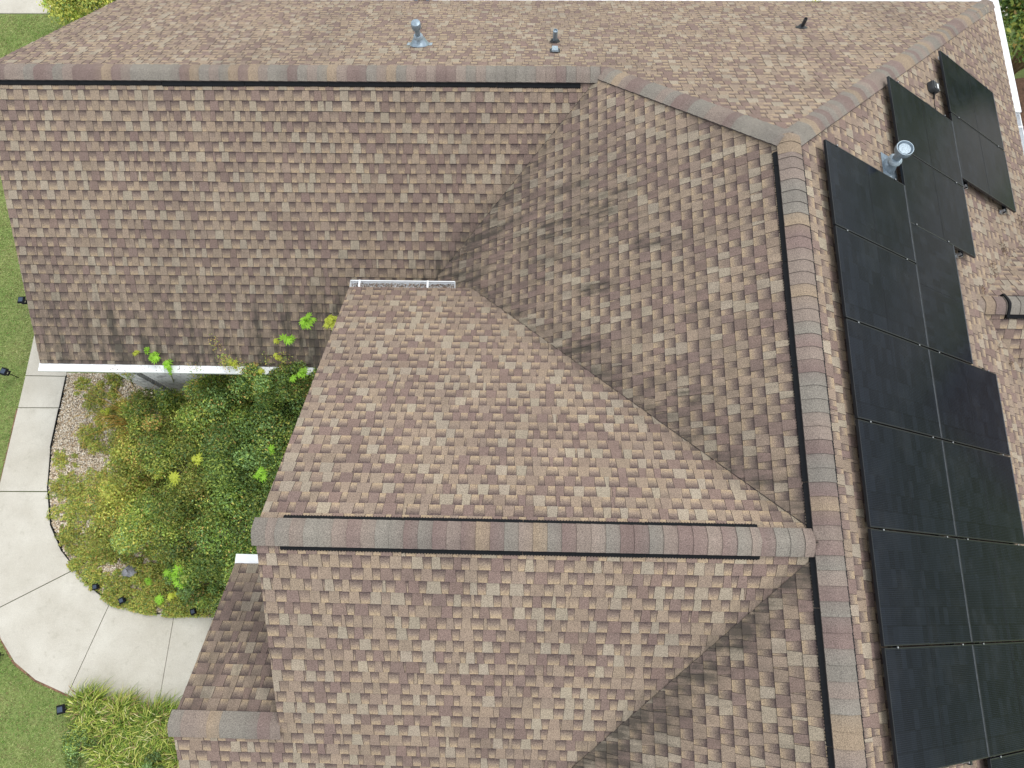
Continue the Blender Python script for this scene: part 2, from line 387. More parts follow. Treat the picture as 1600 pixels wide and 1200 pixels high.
class ShMesh:
    def __init__(s): s.v = []; s.f = []; s.mi = []; s.tone = []; s.drop = []; s.st = []
    def build(s, name, parent):
        me = bpy.data.meshes.new(name); me.from_pydata(s.v, [], s.f)
        me.materials.append(M['shingle']); me.materials.append(M['asphalt'])
        me.polygons.foreach_set('material_index', s.mi)
        a = me.attributes.new('tone', 'FLOAT_COLOR', 'POINT'); a.data.foreach_set('color', np.array(s.tone, dtype=np.float32).ravel())
        a = me.attributes.new('drop', 'FLOAT', 'POINT'); a.data.foreach_set('value', s.drop)
        a = me.attributes.new('stain_shade', 'FLOAT', 'POINT'); a.data.foreach_set('value', s.st)
        o = bpy.data.objects.new(name, me); C.objects.link(o); o.parent = parent; return o
pieces = []                                  # (apparent size, slope, polygon, top, height, tone, recess)
RMi = RM.transposed()
def project(P):
    c = RMi @ (Vector(P)-Vector((0, 0, G0)))
    return 800+1112.26*c.x/-c.z, 600-1112.26*c.y/-c.z
def toneof(cols, wts):
    c = random.choices(cols, wts)[0]; j = random.uniform(.93, 1.07)
    return [c[0]*j*random.uniform(.985, 1.015), c[1]*j, c[2]*j*random.uniform(.98, 1.02)]
for S in SL.values():
    polys = [[S.to(x, y) for x, y in p] for p in S.polys]
    tmin = min(p[0] for P in polys for p in P); tmax = max(p[0] for P in polys for p in P)
    smax = max(p[1] for P in polys for p in P)
    nC = int((smax-S.k)/E0)+2
    ph = random.random()
    smin = min(p[1] for P in polys for p in P)
    for i in range(int((smin-S.k)/E0)-1, nC+1):
        s1 = S.k+i*E0
        if s1-E0 > smax: break
        s0 = s1-E0
        t = tmin-random.random(); tooth = random.random() < .5; pl_ = None; nextj = t+1.0*random.random(); js = 0
        warp = lambda t, i=i: .0035*math.sin(t*1.1+ph*6+i*.35)+.002*math.sin(t*3.3+i)
        sl0 = random.uniform(-.004, .012); last = None
        bias = 0
        while t < tmax+.2:
            if t > nextj: nextj = t+1.0; js = random.uniform(-.0022, .0022)
            wd = random.choice((.07, .085, .10, .105, .12, .135)) if tooth else random.choice((.075, .085, .095, .105, .12, .14))
            if random.random() < .04: wd = .03
            sl1 = random.uniform(.002, .016)*(1 if tooth else -1)
            t1 = t+wd
            b0, b1 = s1+js+warp(t), s1+js+warp(t1)
            a0, a1 = s0-.004+warp(t, i-1), s0-.004+warp(t1, i-1)
            a0 += .0080; a1 += .0080; gp = .0016
            poly = [(t+gp+(pl_ if pl_ is not None else 0)*0, a0), (t1-gp, a1), (t1+sl1-gp, b1), (t+gp+(last if last is not None else sl0), b0)]
            last = sl1
            # mirror so that s always runs down the slope
            if tooth: tone = toneof((MAUVE, TAN, LIGHT, MID), ((.34, .26, .25, .15), (.45, .2, .1, .25), (.15, .3, .35, .2))[bias % 3])
            else: tone = toneof((MID, TAN), (.75, .25))
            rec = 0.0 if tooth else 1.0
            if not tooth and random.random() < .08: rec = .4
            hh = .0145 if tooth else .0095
            for pg in polys:
                r = poly; ar = sum(pg[j][0]*pg[(j+1) % len(pg)][1]-pg[(j+1) % len(pg)][0]*pg[j][1] for j in range(len(pg)))
                sg = 1 if ar > 0 else -1
                for j in range(len(pg)):
                    r = clip(r, pg[j], pg[(j+1) % len(pg)], sg, .006 if S.name in ('R2W', 'R3N', 'R1S') and abs(pg[j][0]-pg[(j+1) % len(pg)][0]) > 1e-3 else 0)
                    if len(r) < 3: break
                if len(r) < 3 or area(r) < 2e-5: continue
                cx = sum(p[0] for p in r)/len(r); cy = sum(p[1] for p in r)/len(r)
                Pc = S.P(cx, cy); u, v = project(Pc)
                if u < -260 or u > 1860 or v < -260 or v > 1420: size = -1
                else:
                    pr = [project(S.P(a, b)) for a, b in r]; size = area(pr) if (10 < u < 1590 and 10 < v < 1190) else 0
                pieces.append((size, S, r, s0, s1, hh, tone, rec))
            t = t1; tooth = not tooth
def emit(mesh, pc, origin=(0, 0, 0)):
    size, S, r, s0, s1, hh, tone, rec = pc
    b = len(mesh.v); n = len(r); oo = np.array(origin)
    for pss in range(4):                    # top ring (granules), top ring (edge), skirt
        if pss == 3: continue
        for (t, s) in r:
            v = (s-s0)/(s1-s0); h = .001+(hh-.001)*(.25+.75*max(0, v)) if True else hh
            if pss == 2: h = -.003
            P = S.P(t, s, h); mesh.v.append(tuple(P-oo))
            mesh.tone.append((*tone, rec)); mesh.drop.append(float(min(1, max(0, v)))); mesh.st.append(float(stain_shade(S, P)) if pss == 0 else 0.0)
    cxy = r; ar = sum(cxy[j][0]*cxy[(j+1) % n][1]-cxy[(j+1) % n][0]*cxy[j][1] for j in range(n))
    zup = np.dot(np.cross(S.T, S.D), S.Nn)*ar > 0
    top = tuple(range(b, b+n)); mesh.f.append(top if zup else top[::-1]); mesh.mi.append(0)
    for j in range(n):
        k = (j+1) % n; f = (b+n+j, b+2*n+j, b+2*n+k, b+n+k)
        mesh.f.append(f if zup else f[::-1]); mesh.mi.append(1)
def hidden(pc):                              # under a solar panel
    _, S, r, *_r = pc
    if S.name != 'R2E': return False
    y = sum(p[0] for p in r)/len(r); s = sum(p[1] for p in r)/len(r)
    return (.4 < s < 2.35 and y < 5.3) or (2.2 < s < 4.0 and y < 3.1)
pieces.sort(key=lambda p: -p[0] if not hidden(p) else 1)
rest = ShMesh()
for i, pc in enumerate(pieces):
    if i < 300:
        sm = ShMesh(); o = pc[1].P(sum(p[0] for p in pc[2])/len(pc[2]), sum(p[1] for p in pc[2])/len(pc[2]))
        emit(sm, pc, o); ob = sm.build('shingle', roof); ob.location = o
    else: emit(rest, pc)
ro = rest.build('shingle_courses', roof); ro['kind'] = 'stuff'

# --- ridge and hip caps
CAPT = [lin(140, 135, 127), lin(133, 116, 111), lin(160, 143, 123), lin(147, 134, 125)]
def cap_run(A, B, mp, vented, w=.138, start_skip=0.0, end_skip=0.0, label='ridge_cap', flip=False, sw=(.40, .22, .14, .24)):
    """pieces of bent cap shingle laid from A to B; each butt faces towards A"""
    A, B = Vector(A), Vector(B); d = (B-A); Lh = d.length; d.normalize()
    side = Vector((0, 0, 1)).cross(d).normalized(); up = d.cross(side).normalized()
    if up.z < 0: up = -up
    run = empty(label, A, 0, parent=house); n = int((Lh-start_skip-end_skip)/E0)
    lift = .015 if vented else .012
    prev = None; nx = []
    def rings(x0, x1, h0, h1, wob):
        seg = 12; ws = [-w+2*w*j/seg for j in range(seg+1)]; V_ = []
        rr = .05 if vented else .06
        for (x, h) in ((x0, h0), (x1, h1)):
            for wv in ws:
                z = h+wob-mp*(math.sqrt(wv*wv+rr*rr)-rr)
                V_.append(d*x+side*wv*(1.015 if x == x0 else 1)+up*z)
        return V_, seg
    for i in range(n+1):
        x0 = start_skip+i*E0; x1 = min(x0+E0+.02, Lh-end_skip)
        if x1-x0 < .03: break
        c = nx[-1] if nx else random.choices(CAPT, sw)[0]
        prev = c; j = random.uniform(.94, 1.06)
        c = (c[0]*j, c[1]*j, c[2]*j, 0)
        wob = random.uniform(-.0015, .0015)
        sm = ShMesh(); V_, seg = rings(x0+random.uniform(-.003, .003), x1, lift+.011, lift+.001, wob); nn = seg+1
        nxt = random.choices(CAPT, sw)[0]; nx.append(nxt)
        for ip, P in enumerate(V_): sm.v.append(tuple(P)); sm.tone.append(c if ip < nn else tuple(.65*c[q_]+.35*nxt[q_] for q_ in range(3))+(0,)); sm.drop.append(.5); sm.st.append(0.0)
        for k in range(seg): sm.f.append((k, nn+k, nn+k+1, k+1)); sm.mi.append(0)
        b = len(sm.v)
        for P in V_: sm.v.append(tuple(P)); sm.tone.append(c); sm.drop.append(.5); sm.st.append(0.0)
        for P in V_: sm.v.append(tuple(P-up*.016)); sm.tone.append(c); sm.drop.append(.5); sm.st.append(0.0)
        m2 = 2*nn
        for k in range(seg): sm.f.append((b+k, b+k+1, b+m2+k+1, b+m2+k)); sm.mi.append(1)
        for k in (0, nn-1): sm.f.append((b+k, b+nn+k, b+m2+nn+k, b+m2+k)); sm.mi.append(1)
        sm.build('cap_shingle', run)
    return run, d, side, up
def ridge_vent(A, B, mp, w0=.09, w1=.173):
    A, B = Vector(A), Vector(B); d = (B-A); Lh = d.length; d.normalize(); side = Vector((0, 0, 1)).cross(d).normalized(); up = Vector((0, 0, 1))
    x = 0; first = True
    while x < Lh-.05:
        x1 = min(x+1.22, Lh)
        for sg in (-1, 1):
            mb = MB(); j = random.uniform(-.004, .004); a, b, h0, h1 = w0, w1, .004, .027
            vs = []
            for xx in (x+.003, x1-.003):
                for wv, h in ((a, h0), (b+j, h0), (b+j, h1), (a, h1)): vs.append(d*xx+side*sg*wv+up*(-mp*wv+h))
            mb.add(vs, [(0, 1, 2, 3), (7, 6, 5, 4), (0, 4, 5, 1), (1, 5, 6, 2), (2, 6, 7, 3), (3, 7, 4, 0)])
            for kf in range(int((x1-x)/.03)):          # louvre fins along the outer edge
                xf = x+.012+kf*.03; vs = []
                for xx in (xf, xf+.010):
                    for wv, h in ((b+j-.004, .006), (b+j+.006, .006), (b+j+.006, .026), (b+j-.004, .026)): vs.append(d*xx+side*sg*wv+up*(-mp*wv+h))
                mb.add(vs, [(0, 1, 2, 3), (7, 6, 5, 4), (1, 5, 6, 2), (2, 6, 7, 3), (0, 4, 5, 1)])
            o = mb.build('ridge_vent', M['black'], house, normals=True); o.location = A
        x = x1
zz = .012
def px_x(px, py, y, z):                      # x of the ridge point seen at px
    a = at(px, py, z); return a.x
xv1 = at(908, 116, zr1).x; 
cap_run((xl1-.02, yr1, zr1+zz), (xv1, yr1, zr1+zz), m_, True)
ridge_vent((xl1+.25, yr1, zr1), (xv1, yr1, zr1), m_)
cap_run((xv1-.01, yr1, zr1+.004), (x1e+.12, yr1, zr1+.004), m_, False)
mh = m_*.707
cap_run((x1e+.02, yr1+.02, zr1), (xr2-.05, yt2+.02, zr2-.004), mh, False)
cap_run((xeE-.05, yeN-.02, ze1+.01), (xr2+.02, yt2, zr2-.004), mh, False)
yv2 = at(1239, 238, zr2).y
cap_run((xr2, YS, zr2+zz), (xr2, yv2, zr2+zz), m_, True)
ridge_vent((xr2, YS+.2, zr2), (xr2, yv2+.06, zr2), m_)
cap_run((xr2, yv2-.01, zr2+.006), (xr2, yt2+.06, zr2+.006), m_, False)
xv3a, xv3b = at(430, 838, zr3).x, at(1190, 848, zr3).x
cap_run((xl3-.03, yr3, zr3+.004), (xv3a+.02, yr3, zr3+.004), m3, False)
cap_run((xv3a, yr3, zr3+zz), (xv3b, yr3, zr3+zz), m3, True)
ridge_vent((xv3a+.03, yr3, zr3), (xv3b, yr3, zr3), m3)
cap_run((xv3b-.005, yr3, zr3+.004), (xr2-.14, yr3, zr3+.004), m3, False)
cap_run((xl4-.03, y4r, zr4+.006), (xl3+.02, y4r, zr4+.006), m3, False)
cap_run((x5-.06, y5, z5+.004), (x5+.42, y5, z5+.004), m_, False)
cap_run((x5+.42, y5, z5+zz), (12.9, y5, z5+zz), m_, True)
ridge_vent((x5+.40, y5, z5), (12.8, y5, z5), m_)
# the black end closure of the east ridge vent
mb = MB()
vs = []; ws = [-.186+.372*k/12 for k in range(13)]
for xx in (x5+.385, x5+.42):
    for hh_ in (.004, .052):
        for wv in ws: vs.append(Vector((xx, y5+wv, z5+hh_+.02*(hh_ > .01)-.02-m_*(math.sqrt(wv*wv+.0025)-.05)-(m_*.0 if hh_ > .01 else 0))))
for k in range(12): mb.add([vs[k], vs[k+1], vs[13+k+1], vs[13+k], vs[26+k], vs[26+k+1], vs[39+k+1], vs[39+k]], [(0, 1, 2, 3), (7, 6, 5, 4), (3, 2, 6, 7)])
mb.build('vent_end_cap', M['black'], house, normals=True)

# --- fascias, soffits, rakes
def fascia(name, A, B, h=.16, t=.02, mat='white'):
    A, B = Vector(A), Vector(B); d = (B-A).normalized(); side = Vector((0, 0, 1)).cross(d).normalized()*t
    mb = MB(); vs = [A, B, B+side, A+side]; mb.add([*vs, *[v-Vector((0, 0, h)) for v in vs]], [(0, 1, 2, 3), (7, 6, 5, 4), (0, 4, 5, 1), (1, 5, 6, 2), (2, 6, 7, 3), (3, 7, 4, 0)])
    return mb.build(name, M[mat], house, normals=True)
D_ = -.012
for nm, A, B in (('rake_board', (xl1+.012, yr1, zr1+D_), (xl1+.012, yeS, ze1+D_)), ('rake_board', (xl1+.012, yeN, ze1+D_), (xl1+.012, yr1, zr1+D_)),
                 ('rake_board', (xl3+.012, yr3, zr3+D_), (xl3+.012, ye3S, ze3+D_)), ('rake_board', (xl3+.012, ye3N, ze3+D_), (xl3+.012, yr3, zr3+D_)),
                 ('rake_board', (xl4+.012, y4r, zr4+D_), (xl4+.012, ye3S, ze3+D_)), ('rake_board', (xl4+.012, ye4N, ze3+D_), (xl4+.012, y4r, zr4+D_))):
    fascia(nm, A, B)
# --- gutters: K-style trough, front lip, hangers, some with a guard on top
def gutter(A, B, guard=True, out=None, litter=False, guard_gap=None, hang=.75, first=None):
    """A->B runs with the eave, 'out' points away from the house"""
    A, B, out = Vector(A), Vector(B), Vector(out); d = (B-A); Lh = d.length; d.normalize(); up = Vector((0, 0, 1))
    g = empty('gutter', A, 0, parent=house)
    prof = [(0, .0), (0, -.11), (.075, -.11), (.10, -.07), (.118, -.05), (.118, .0), (.105, .0), (.112, -.006), (.110, -.048), (.094, -.068), (.07, -.104), (.004, -.104), (.004, .0)]
    mb = MB(); n = len(prof); vs = [d*x+out*p+up*h for x in (0, Lh) for p, h in prof]
    mb.add(vs, [(k, (k+1) % n, n+(k+1) % n, n+k) for k in range(n)])
    for x in (0, Lh-.004):
        e = [d*xx+out*p+up*h for xx in (x, x+.004) for p, h in prof[:6]]
        mb.add(e, [(0, 1, 2, 3, 4, 5), (11, 10, 9, 8, 7, 6)]+[(k, (k+1) % 6, 6+(k+1) % 6, 6+k) for k in range(6)])
    mb.build('trough', M['gutterwhite'], g, normals=True)
    x = hang*.35 if first is None else first
    while x < Lh:
        mb = MB(); mb.add([d*xx+out*p+up*h for xx in (x, x+.028) for p, h in ((0, -.004), (.118, -.002), (.118, .010), (0, .008))], [(0, 1, 2, 3), (7, 6, 5, 4), (0, 4, 5, 1), (1, 5, 6, 2), (2, 6, 7, 3), (3, 7, 4, 0)])
        if not guard: mb.build('hanger', M['gutterwhite'], g, normals=True)
        x += hang
    if guard:
        x = 0
        while x < Lh-.02:
            x1 = min(x+.92, Lh)
            if not (guard_gap and guard_gap[0] < x+.2 < guard_gap[1]):
                j = random.uniform(-.0015, .0015)
                mb = MB(); mb.add([d*xx+out*p+up*(h+j) for xx in (x+.002, x1-.002) for p, h in ((-.01, .004), (.121, .001), (.121, .007), (-.01, .010))], [(0, 1, 2, 3), (7, 6, 5, 4), (0, 4, 5, 1), (1, 5, 6, 2), (2, 6, 7, 3), (3, 7, 4, 0)])
                mb.build('gutter_guard', M['gutterwhite'], g, normals=True)
            x = x1
    if litter and guard:
        me_litter('debris', g, lambda k: d*abs(rng.normal())*Lh*.3+d*1.2+out*rng.uniform(0, .11)+up*.011, 150, .010)
    if litter:
        me_litter('leaf_litter', g, lambda k: d*rng.uniform(.02, Lh-.02)+out*rng.uniform(.008, .082)+up*(-.055+rng.uniform(0, .028)), int(650*Lh), .012)
    return g
def quads(name, P, Nrm, size, col, mat, parent=None, aspect=.5, roll=None, bend=0):
    """n small leaf-shaped rhombs: P centres, Nrm normals, size, colours"""
    n = len(P); P = np.asarray(P, float); Nrm = np.asarray(Nrm, float); Nrm = Nrm/np.linalg.norm(Nrm, axis=1)[:, None]
    r = rng.normal(size=(n, 3)) if roll is None else roll
    A = np.cross(Nrm, r); A /= np.linalg.norm(A, axis=1)[:, None]; B = np.cross(Nrm, A)
    size = np.broadcast_to(size, (n,))[:, None]
    a = A*size; b = B*size*aspect
    lift = Nrm*size*.25
    V_ = np.stack([P-a, P+b-.15*a+lift, P+a, P-b-.15*a+lift], 1).reshape(-1, 3)
    me = bpy.data.meshes.new(name); me.vertices.add(4*n); me.vertices.foreach_set('co', V_.ravel())
    me.loops.add(4*n); me.loops.foreach_set('vertex_index', np.arange(4*n, dtype=np.int32))
    me.polygons.add(n); me.polygons.foreach_set('loop_start', np.arange(0, 4*n, 4, dtype=np.int32))
    me.update(calc_edges=True); me.validate()
    at_ = me.attributes.new('tone', 'FLOAT_COLOR', 'POINT')
    cc_ = np.concatenate([np.asarray(col), np.ones((n, 1))], 1).astype(np.float32); at_.data.foreach_set('color', np.repeat(cc_, 4, 0).ravel())
    me.materials.append(mat); o = bpy.data.objects.new(name, me); C.objects.link(o)
    if parent: o.parent = parent
    return o
def me_litter(name, parent, f, n, size):
    P = np.array([tuple(f(k)) for k in range(n)]); Nn = rng.normal(size=(n, 3))+np.array((0, 0, 1.2))
    base = np.array([(.17, .10, .06), (.26, .17, .11), (.07, .045, .03), (.34, .28, .22)])[rng.integers(0, 4, n)]*rng.uniform(.7, 1.2, (n, 1))
    o = quads(name, P, Nn, rng.uniform(.5, 1.3, n)*size, base, M['litter'], parent, .55); o['kind'] = 'stuff'; return o
zg = -.006
gutter((xl1-.02, yeS-.002, ze1+zg), (xl3+.25, yeS-.002, ze1+zg), True, (0, -1, 0), litter=True, guard_gap=(4.2, 5.3))
gutter((xl3+.0, ye3N+.002, ze3+zg), (V2(ze3)[0]-.26, ye3N+.002, ze3+zg), False, (0, 1, 0), litter=True, hang=1.03, first=.13)
gutter((xl4-.01, ye4N+.002, ze3+zg), (xl3+.28, ye4N+.002, ze3+zg), True, (0, 1, 0))
gutter((xl1-.02, yeN+.002, ze1+zg), (xeE+.12, yeN+.002, ze1+zg), True, (0, 1, 0))
yg = at(1592, 175, ze1).y
gutter((xeE+.002, yeN, ze1+zg), (xeE+.002, yg, ze1+zg), True, (1, 0, 0))
gutter((xeE+.002, yg-.01, ze1+zg-.03), (xeE+.002, y5+dz5/m_+.1, ze1+zg-.03), False, (1, 0, 0))

# --- walls with gables, windows
def wall(pts, base=0, t=.15, outn=(0, 0, 0)):
    """vertical polygon pts (x,y,z) given as a closed outline, thickened inwards"""
    n = Vector(outn)*-t; vs = [Vector(p) for p in pts]; k = len(vs)
    mb = MB(); mb.add([*vs, *[v+n for v in vs]], [tuple(range(k)), tuple(range(k, 2*k))[::-1]]+[(i, (i+1) % k, k+(i+1) % k, k+i) for i in range(k)])
    return mb.build('wall', M['wall'], house, normals=True)
ov = .40; T_ = .12
zs = ze1+ov*m_-T_; wx1 = xl1+ov
wall([(wx1, yeS+.66, 0), (wx1, yeN-ov, 0), (wx1, yeN-ov, zs), (wx1, yr1, zr1-T_), (wx1, yeS+.66, zs)], outn=(-1, 0, 0))
ovS = .66; yW = yeS+ovS
wall([(wx1+.16, yW, 0), (xl3+.3, yW, 0), (xl3+.3, yW, zs), (wx1+.16, yW, zs)], outn=(0, -1, 0))
xb0 = at(196, 588, 1.3).x; yB = yeS+.20      # brick bay standing forward of the wall, with a dark slot window
for a_, b_ in ((xb0, xb0+.34), (xb0+.50, xb0+1.9)): wall([(a_, yB, 0), (b_, yB, 0), (b_, yB, zs-.02), (a_, yB, zs-.02)], outn=(0, -1, 0), t=.28)
mb = MB(); mb.box((xb0+.342, yB+.12, 0), (xb0+.498, yB+.14, zs-.03)); mb.build('pane', M['glass'], house)
wall([(wx1+.16, yeN-ov, 0), (xeE-ov, yeN-ov, 0), (xeE-ov, yeN-ov, zs), (wx1+.16, yeN-ov, zs)], outn=(0, 1, 0))
z3 = ze3+ov*m3-T_; wx3 = xl3+.30
wall([(wx3, ye3S+ov, 0), (wx3, ye3N-ov, 0), (wx3, ye3N-ov, z3), (wx3, yr3, zr3-T_), (wx3, ye3S+ov, z3)], outn=(-1, 0, 0))
wall([(wx3+.16, ye3N-ov, 1.5), (V2(ze3)[0]+.1, ye3N-ov, 1.5), (V2(ze3)[0]+.1, ye3N-ov, z3), (wx3+.16, ye3N-ov, z3)], outn=(0, 1, 0))
wall([(wx3+.16, ye3S+ov, 0), (V3(ze3)[0]+.1, ye3S+ov, 0), (V3(ze3)[0]+.1, ye3S+ov, z3), (wx3+.16, ye3S+ov, z3)], outn=(0, -1, 0))
wall([(xeE-ov, YS, 0), (xeE-ov, yeN-ov-.16, 0), (xeE-ov, yeN-ov-.16, zs), (xeE-ov, YS, zs)], outn=(1, 0, 0))
wx4 = xl4+.30                                # the entrance porch gable: a beam and gable end on two square columns
wall([(wx4, ye3S+ov, z3-.45), (wx4, ye4N-ov, z3-.45), (wx4, ye4N-ov, z3), (wx4, y4r, zr4-T_), (wx4, ye3S+ov, z3)], outn=(-1, 0, 0))
for yy in (ye3S+ov+.2, ye4N-ov-.2):
    mb = MB(); mb.box((wx4+.0, yy-.15, 0), (wx4+.3, yy+.15, z3-.452)); mb.box((wx4-.04, yy-.19, 0), (wx4+.34, yy+.19, .25)); mb.build('porch_column', M['white'], house, bevel=.01)
def window(cx, y, w_, z0, z1):
    fr = MB(); t = .07
    for lo, hi in (((cx-w_/2, y-.05, z0), (cx-w_/2+t, y+.02, z1)), ((cx+w_/2-t, y-.05, z0), (cx+w_/2, y+.02, z1)), ((cx-w_/2+t, y-.05, z0), (cx+w_/2-t, y+.02, z0+t)), ((cx-w_/2+t, y-.05, z1-t), (cx+w_/2-t, y+.02, z1)), ((cx-w_/2+t, y-.035, (z0+z1)/2-.02), (cx+w_/2-t, y+.02, (z0+z1)/2+.02))): fr.box(lo, hi)
    f = fr.build('window', M['white'], house)
    for a, b in ((z0+t, (z0+z1)/2-.02), ((z0+z1)/2+.02, z1-t)):
        g = MB(); g.box((cx-w_/2+t, y-.02, a), (cx+w_/2-t, y-.012, b)); g.build('pane', M['glass'], f)
for cx in (-3.6,): window(cx, yW-.001, 1.0, .7, 2.3)
# soffits
for (x0, y0, x1, y1, z) in ((xl1+.02, yeS+.01, xl3+.25, yW, ze1-.12), (xl1+.02, yeN-ov, xeE-.01, yeN-.01, ze1-.12), (xeE-ov, YS, xeE-.01, yeN-ov-.01, ze1-.12)):
    mb = MB(); mb.box((x0, y0, z-.012), (x1, y1, z)); mb.build('soffit', M['white'], house)
# fascias behind the gutters
for A, B in (((xl1, yeS+.002, ze1-.02), (xl3+.25, yeS+.002, ze1-.02)), ((xl3, ye3N-.024, ze3-.02), (V2(ze3)[0]-.1, ye3N-.024, ze3-.02)), ((xl4, ye4N-.024, ze3-.02), (xl3+.3, ye4N-.024, ze3-.02))):
    fascia('fascia', A, B, .15)

# --- pipes and vents through the roof
def vent(kind, S, px, py, label, **k):
    P, t, s = on_slope(S, px, py); P = Vector(P)
    Nn = Vector(S.Nn); Dv = Vector(S.D); Tv = Vector(S.T)
    R_ = Matrix((Tv, -Dv, Nn)).transposed().to_4x4()
    if R_.determinant() < 0: R_ = Matrix((-Tv, -Dv, Nn)).transposed().to_4x4()
    v = empty('vent_pipe', P, 0, parent=house); v['label'] = label
    Mx = R_
    if kind == 'flue':
        mb = MB(); mb.box((-k['pw'], -k['pl'], .011), (k['pw'], k['pl'], .0155), Mx); mb.build('flashing', M[k.get('pm', 'galv')], v, bevel=.002)
        r = k['r']; cr = k['cone']; h = k['h']
        # cone rises vertically from a sloped skirt
        mb = MB(); seg = 28; vs = []
        for (rad, z, sl) in ((cr, .0, 1), (cr*.86, .03, 1), (cr*.62, .10, .3), (r*1.25, .17, 0), (r*1.2, .19, 0)):
            for j in range(seg):
                a = 2*math.pi*j/seg; p = Vector((rad*math.cos(a), rad*math.sin(a), 0)); zz_ = -(p.x*Nn.x+p.y*Nn.y)/Nn.z
                vs.append(Vector((p.x, p.y, zz_*sl+z+.016)))
        mb.add(vs, [(i*seg+j, i*seg+(j+1) % seg, (i+1)*seg+(j+1) % seg, (i+1)*seg+j) for i in range(4) for j in range(seg)])
        mb.build('cone', M['galv'], v, smooth=True)
        mb = MB(); mb.lathe([(r*1.02, .165), (r*1.75, .165), (r*1.75, .185), (r*1.3, .215), (r*1.02, .215)], 28); mb.build('storm_collar', M['galvlight'], v, smooth=True)
        mb = MB(); mb.lathe([(r, .1), (r, h)], 24); mb.build('pipe', M['galv'], v, smooth=True)
        c = k['cap']; ch = k['caph']
        mb = MB()
        if k.get('open'):
            mb.lathe([(r*.9, h-.02), (c, h+.015), (c*1.03, h+.03), (c*1.03, h+ch), (c, h+ch+.012), (c*.93, h+ch+.012), (c*.90, h+ch), (c*.78, h+ch-.018)], 32, cap1=False)
            mb.build('cap', M['galv'], v, smooth=True)
            mb = MB(); mb.lathe([(0.001, h+ch+.004), (c*.3, h+ch+.003), (c*.72, h+ch-.004), (c*.73, h+ch-.03)], 32); mb.build('cap_lid', M['galvlight'], v, smooth=True)
            mb = MB(); mb.lathe([(c*.5, h+.02), (c*.93, h+.02), (c*.93, h+ch-.03), (c*.5, h+ch-.03)], 28); mb.build('baffle', M['rubber'], v, smooth=True)
        else:
            mb.lathe([(r*.95, h-.03), (c*.8, h), (c, h+.03), (c, h+ch*.75), (c*.9, h+ch*.93), (c*.5, h+ch), (.002, h+ch+.006)], 28, cap1=False)
            mb.build('cap', M['galv'], v, smooth=True)
        for sx in (-1, 1):
            mb = MB(); mb.lathe([(.009, .0155), (.009, .021), (.004, .024)], 8, Mx @ Matrix.Translation((sx*k['pw']*.85, 0, 0))); mb.build('screw', M['bare'], v)
    elif kind == 'boot':
        mb = MB(); mb.lathe([(k['br'], .010), (k['br'], .016), (k['br']*.85, .02), (k['r']*1.9, .035), (k['r']*1.15, .06), (k['r']*1.05, .065)], 24, Mx); mb.build('rubber_boot', M['rubber'], v, smooth=True)
        mb = MB(); r = k['r']; h = k['h']; mb.lathe([(r, -.02), (r, h), (r*.82, h), (r*.82, h-.12)], 20, cap1=False); mb.build('pipe', M[k.get('mat', 'galv')], v, smooth=True)
        mb = MB(); mb.lathe([(r*.82, h-.02), (.001, h-.018)], 16, cap0=False, cap1=False); mb.build('pipe_plug', M[k.get('plug', 'galvlight')], v)
    return v
vent('flue', SL['R1N'], 656, 70, 'grey capped flue pipe standing on a wide cone flashing behind the upper ridge', r=.042, cone=.16, cap=.075, caph=.13, h=.34, pw=.20, pl=.07, pm='galvlight')
vent('boot', SL['R1N'], 867, 66, 'short open grey pipe in a black boot behind the upper ridge', br=.085, r=.036, h=.25)
vent('boot', SL['R1N'], 1252, 44, 'thin dark plumbing pipe alone on the far right of the back slope', br=.10, r=.031, h=.21, mat='rubber', plug='black')
vent('flue', SL['R2E'], 1388, 262, 'galvanised flue with a wide round cap between the solar panels', r=.052, cone=.115, cap=.108, caph=.075, h=.36, pw=.17, pl=.17, open=1)
def small_hood(S, px, py, name, label, w_, l_, h_, top='galvlight', base='rubber'):
    P, t, s = on_slope(S, px, py); R_ = Matrix((Vector(S.T), -Vector(S.D), Vector(S.Nn))).transposed().to_4x4()
    v = empty(name, Vector(P), 0, parent=house); v['label'] = label
    mb = MB(); mb.box((-w_*.75, -l_*.6, .010), (w_*.75, l_*.45, .022), R_); mb.build('base_plate', M[base], v, bevel=.004)
    mb = MB(); mb.add([R_ @ Vector(p) for p in ((-w_/2, -l_/2, .022), (w_/2, -l_/2, .022), (w_/2, l_/2, .022), (-w_/2, l_/2, .022), (-w_*.42, -l_*.42, h_), (w_*.42, -l_*.42, h_), (w_*.45, l_*.5, h_*.8), (-w_*.45, l_*.5, h_*.8))],
               [(3, 2, 1, 0), (4, 5, 6, 7), (0, 1, 5, 4), (1, 2, 6, 5), (2, 3, 7, 6), (3, 0, 4, 7)]); mb.build('hood', M[top], v, bevel=.006)
    for sx in (-1, 1):
        mb = MB(); mb.lathe([(.009, .022), (.009, .032)], 8, R_ @ Matrix.Translation((sx*w_*.62, -l_*.45, 0))); mb.build('bolt', M['bare'], v)
    return v
small_hood(SL['R1N'], 867, 81, 'cable_hood', 'small pale metal hood on a dark plate just below the open grey pipe', .105, .19, .07)
vv_ = small_hood(SL['R1N'], 661, -1, 'roof_vent', 'dark low roof vent with two pale corners at the upper edge of the back slope', .24, .22, .12, top='rubber', base='black')
P, t, s = on_slope(SL['R1N'], 661, -1)
for sx in (-1, 1):
    mb = MB(); mb.box((sx*.11-.025, -.15, .02), (sx*.11+.025, -.05, .14)); mb.build('bracket', M['galvlight'], vv_)

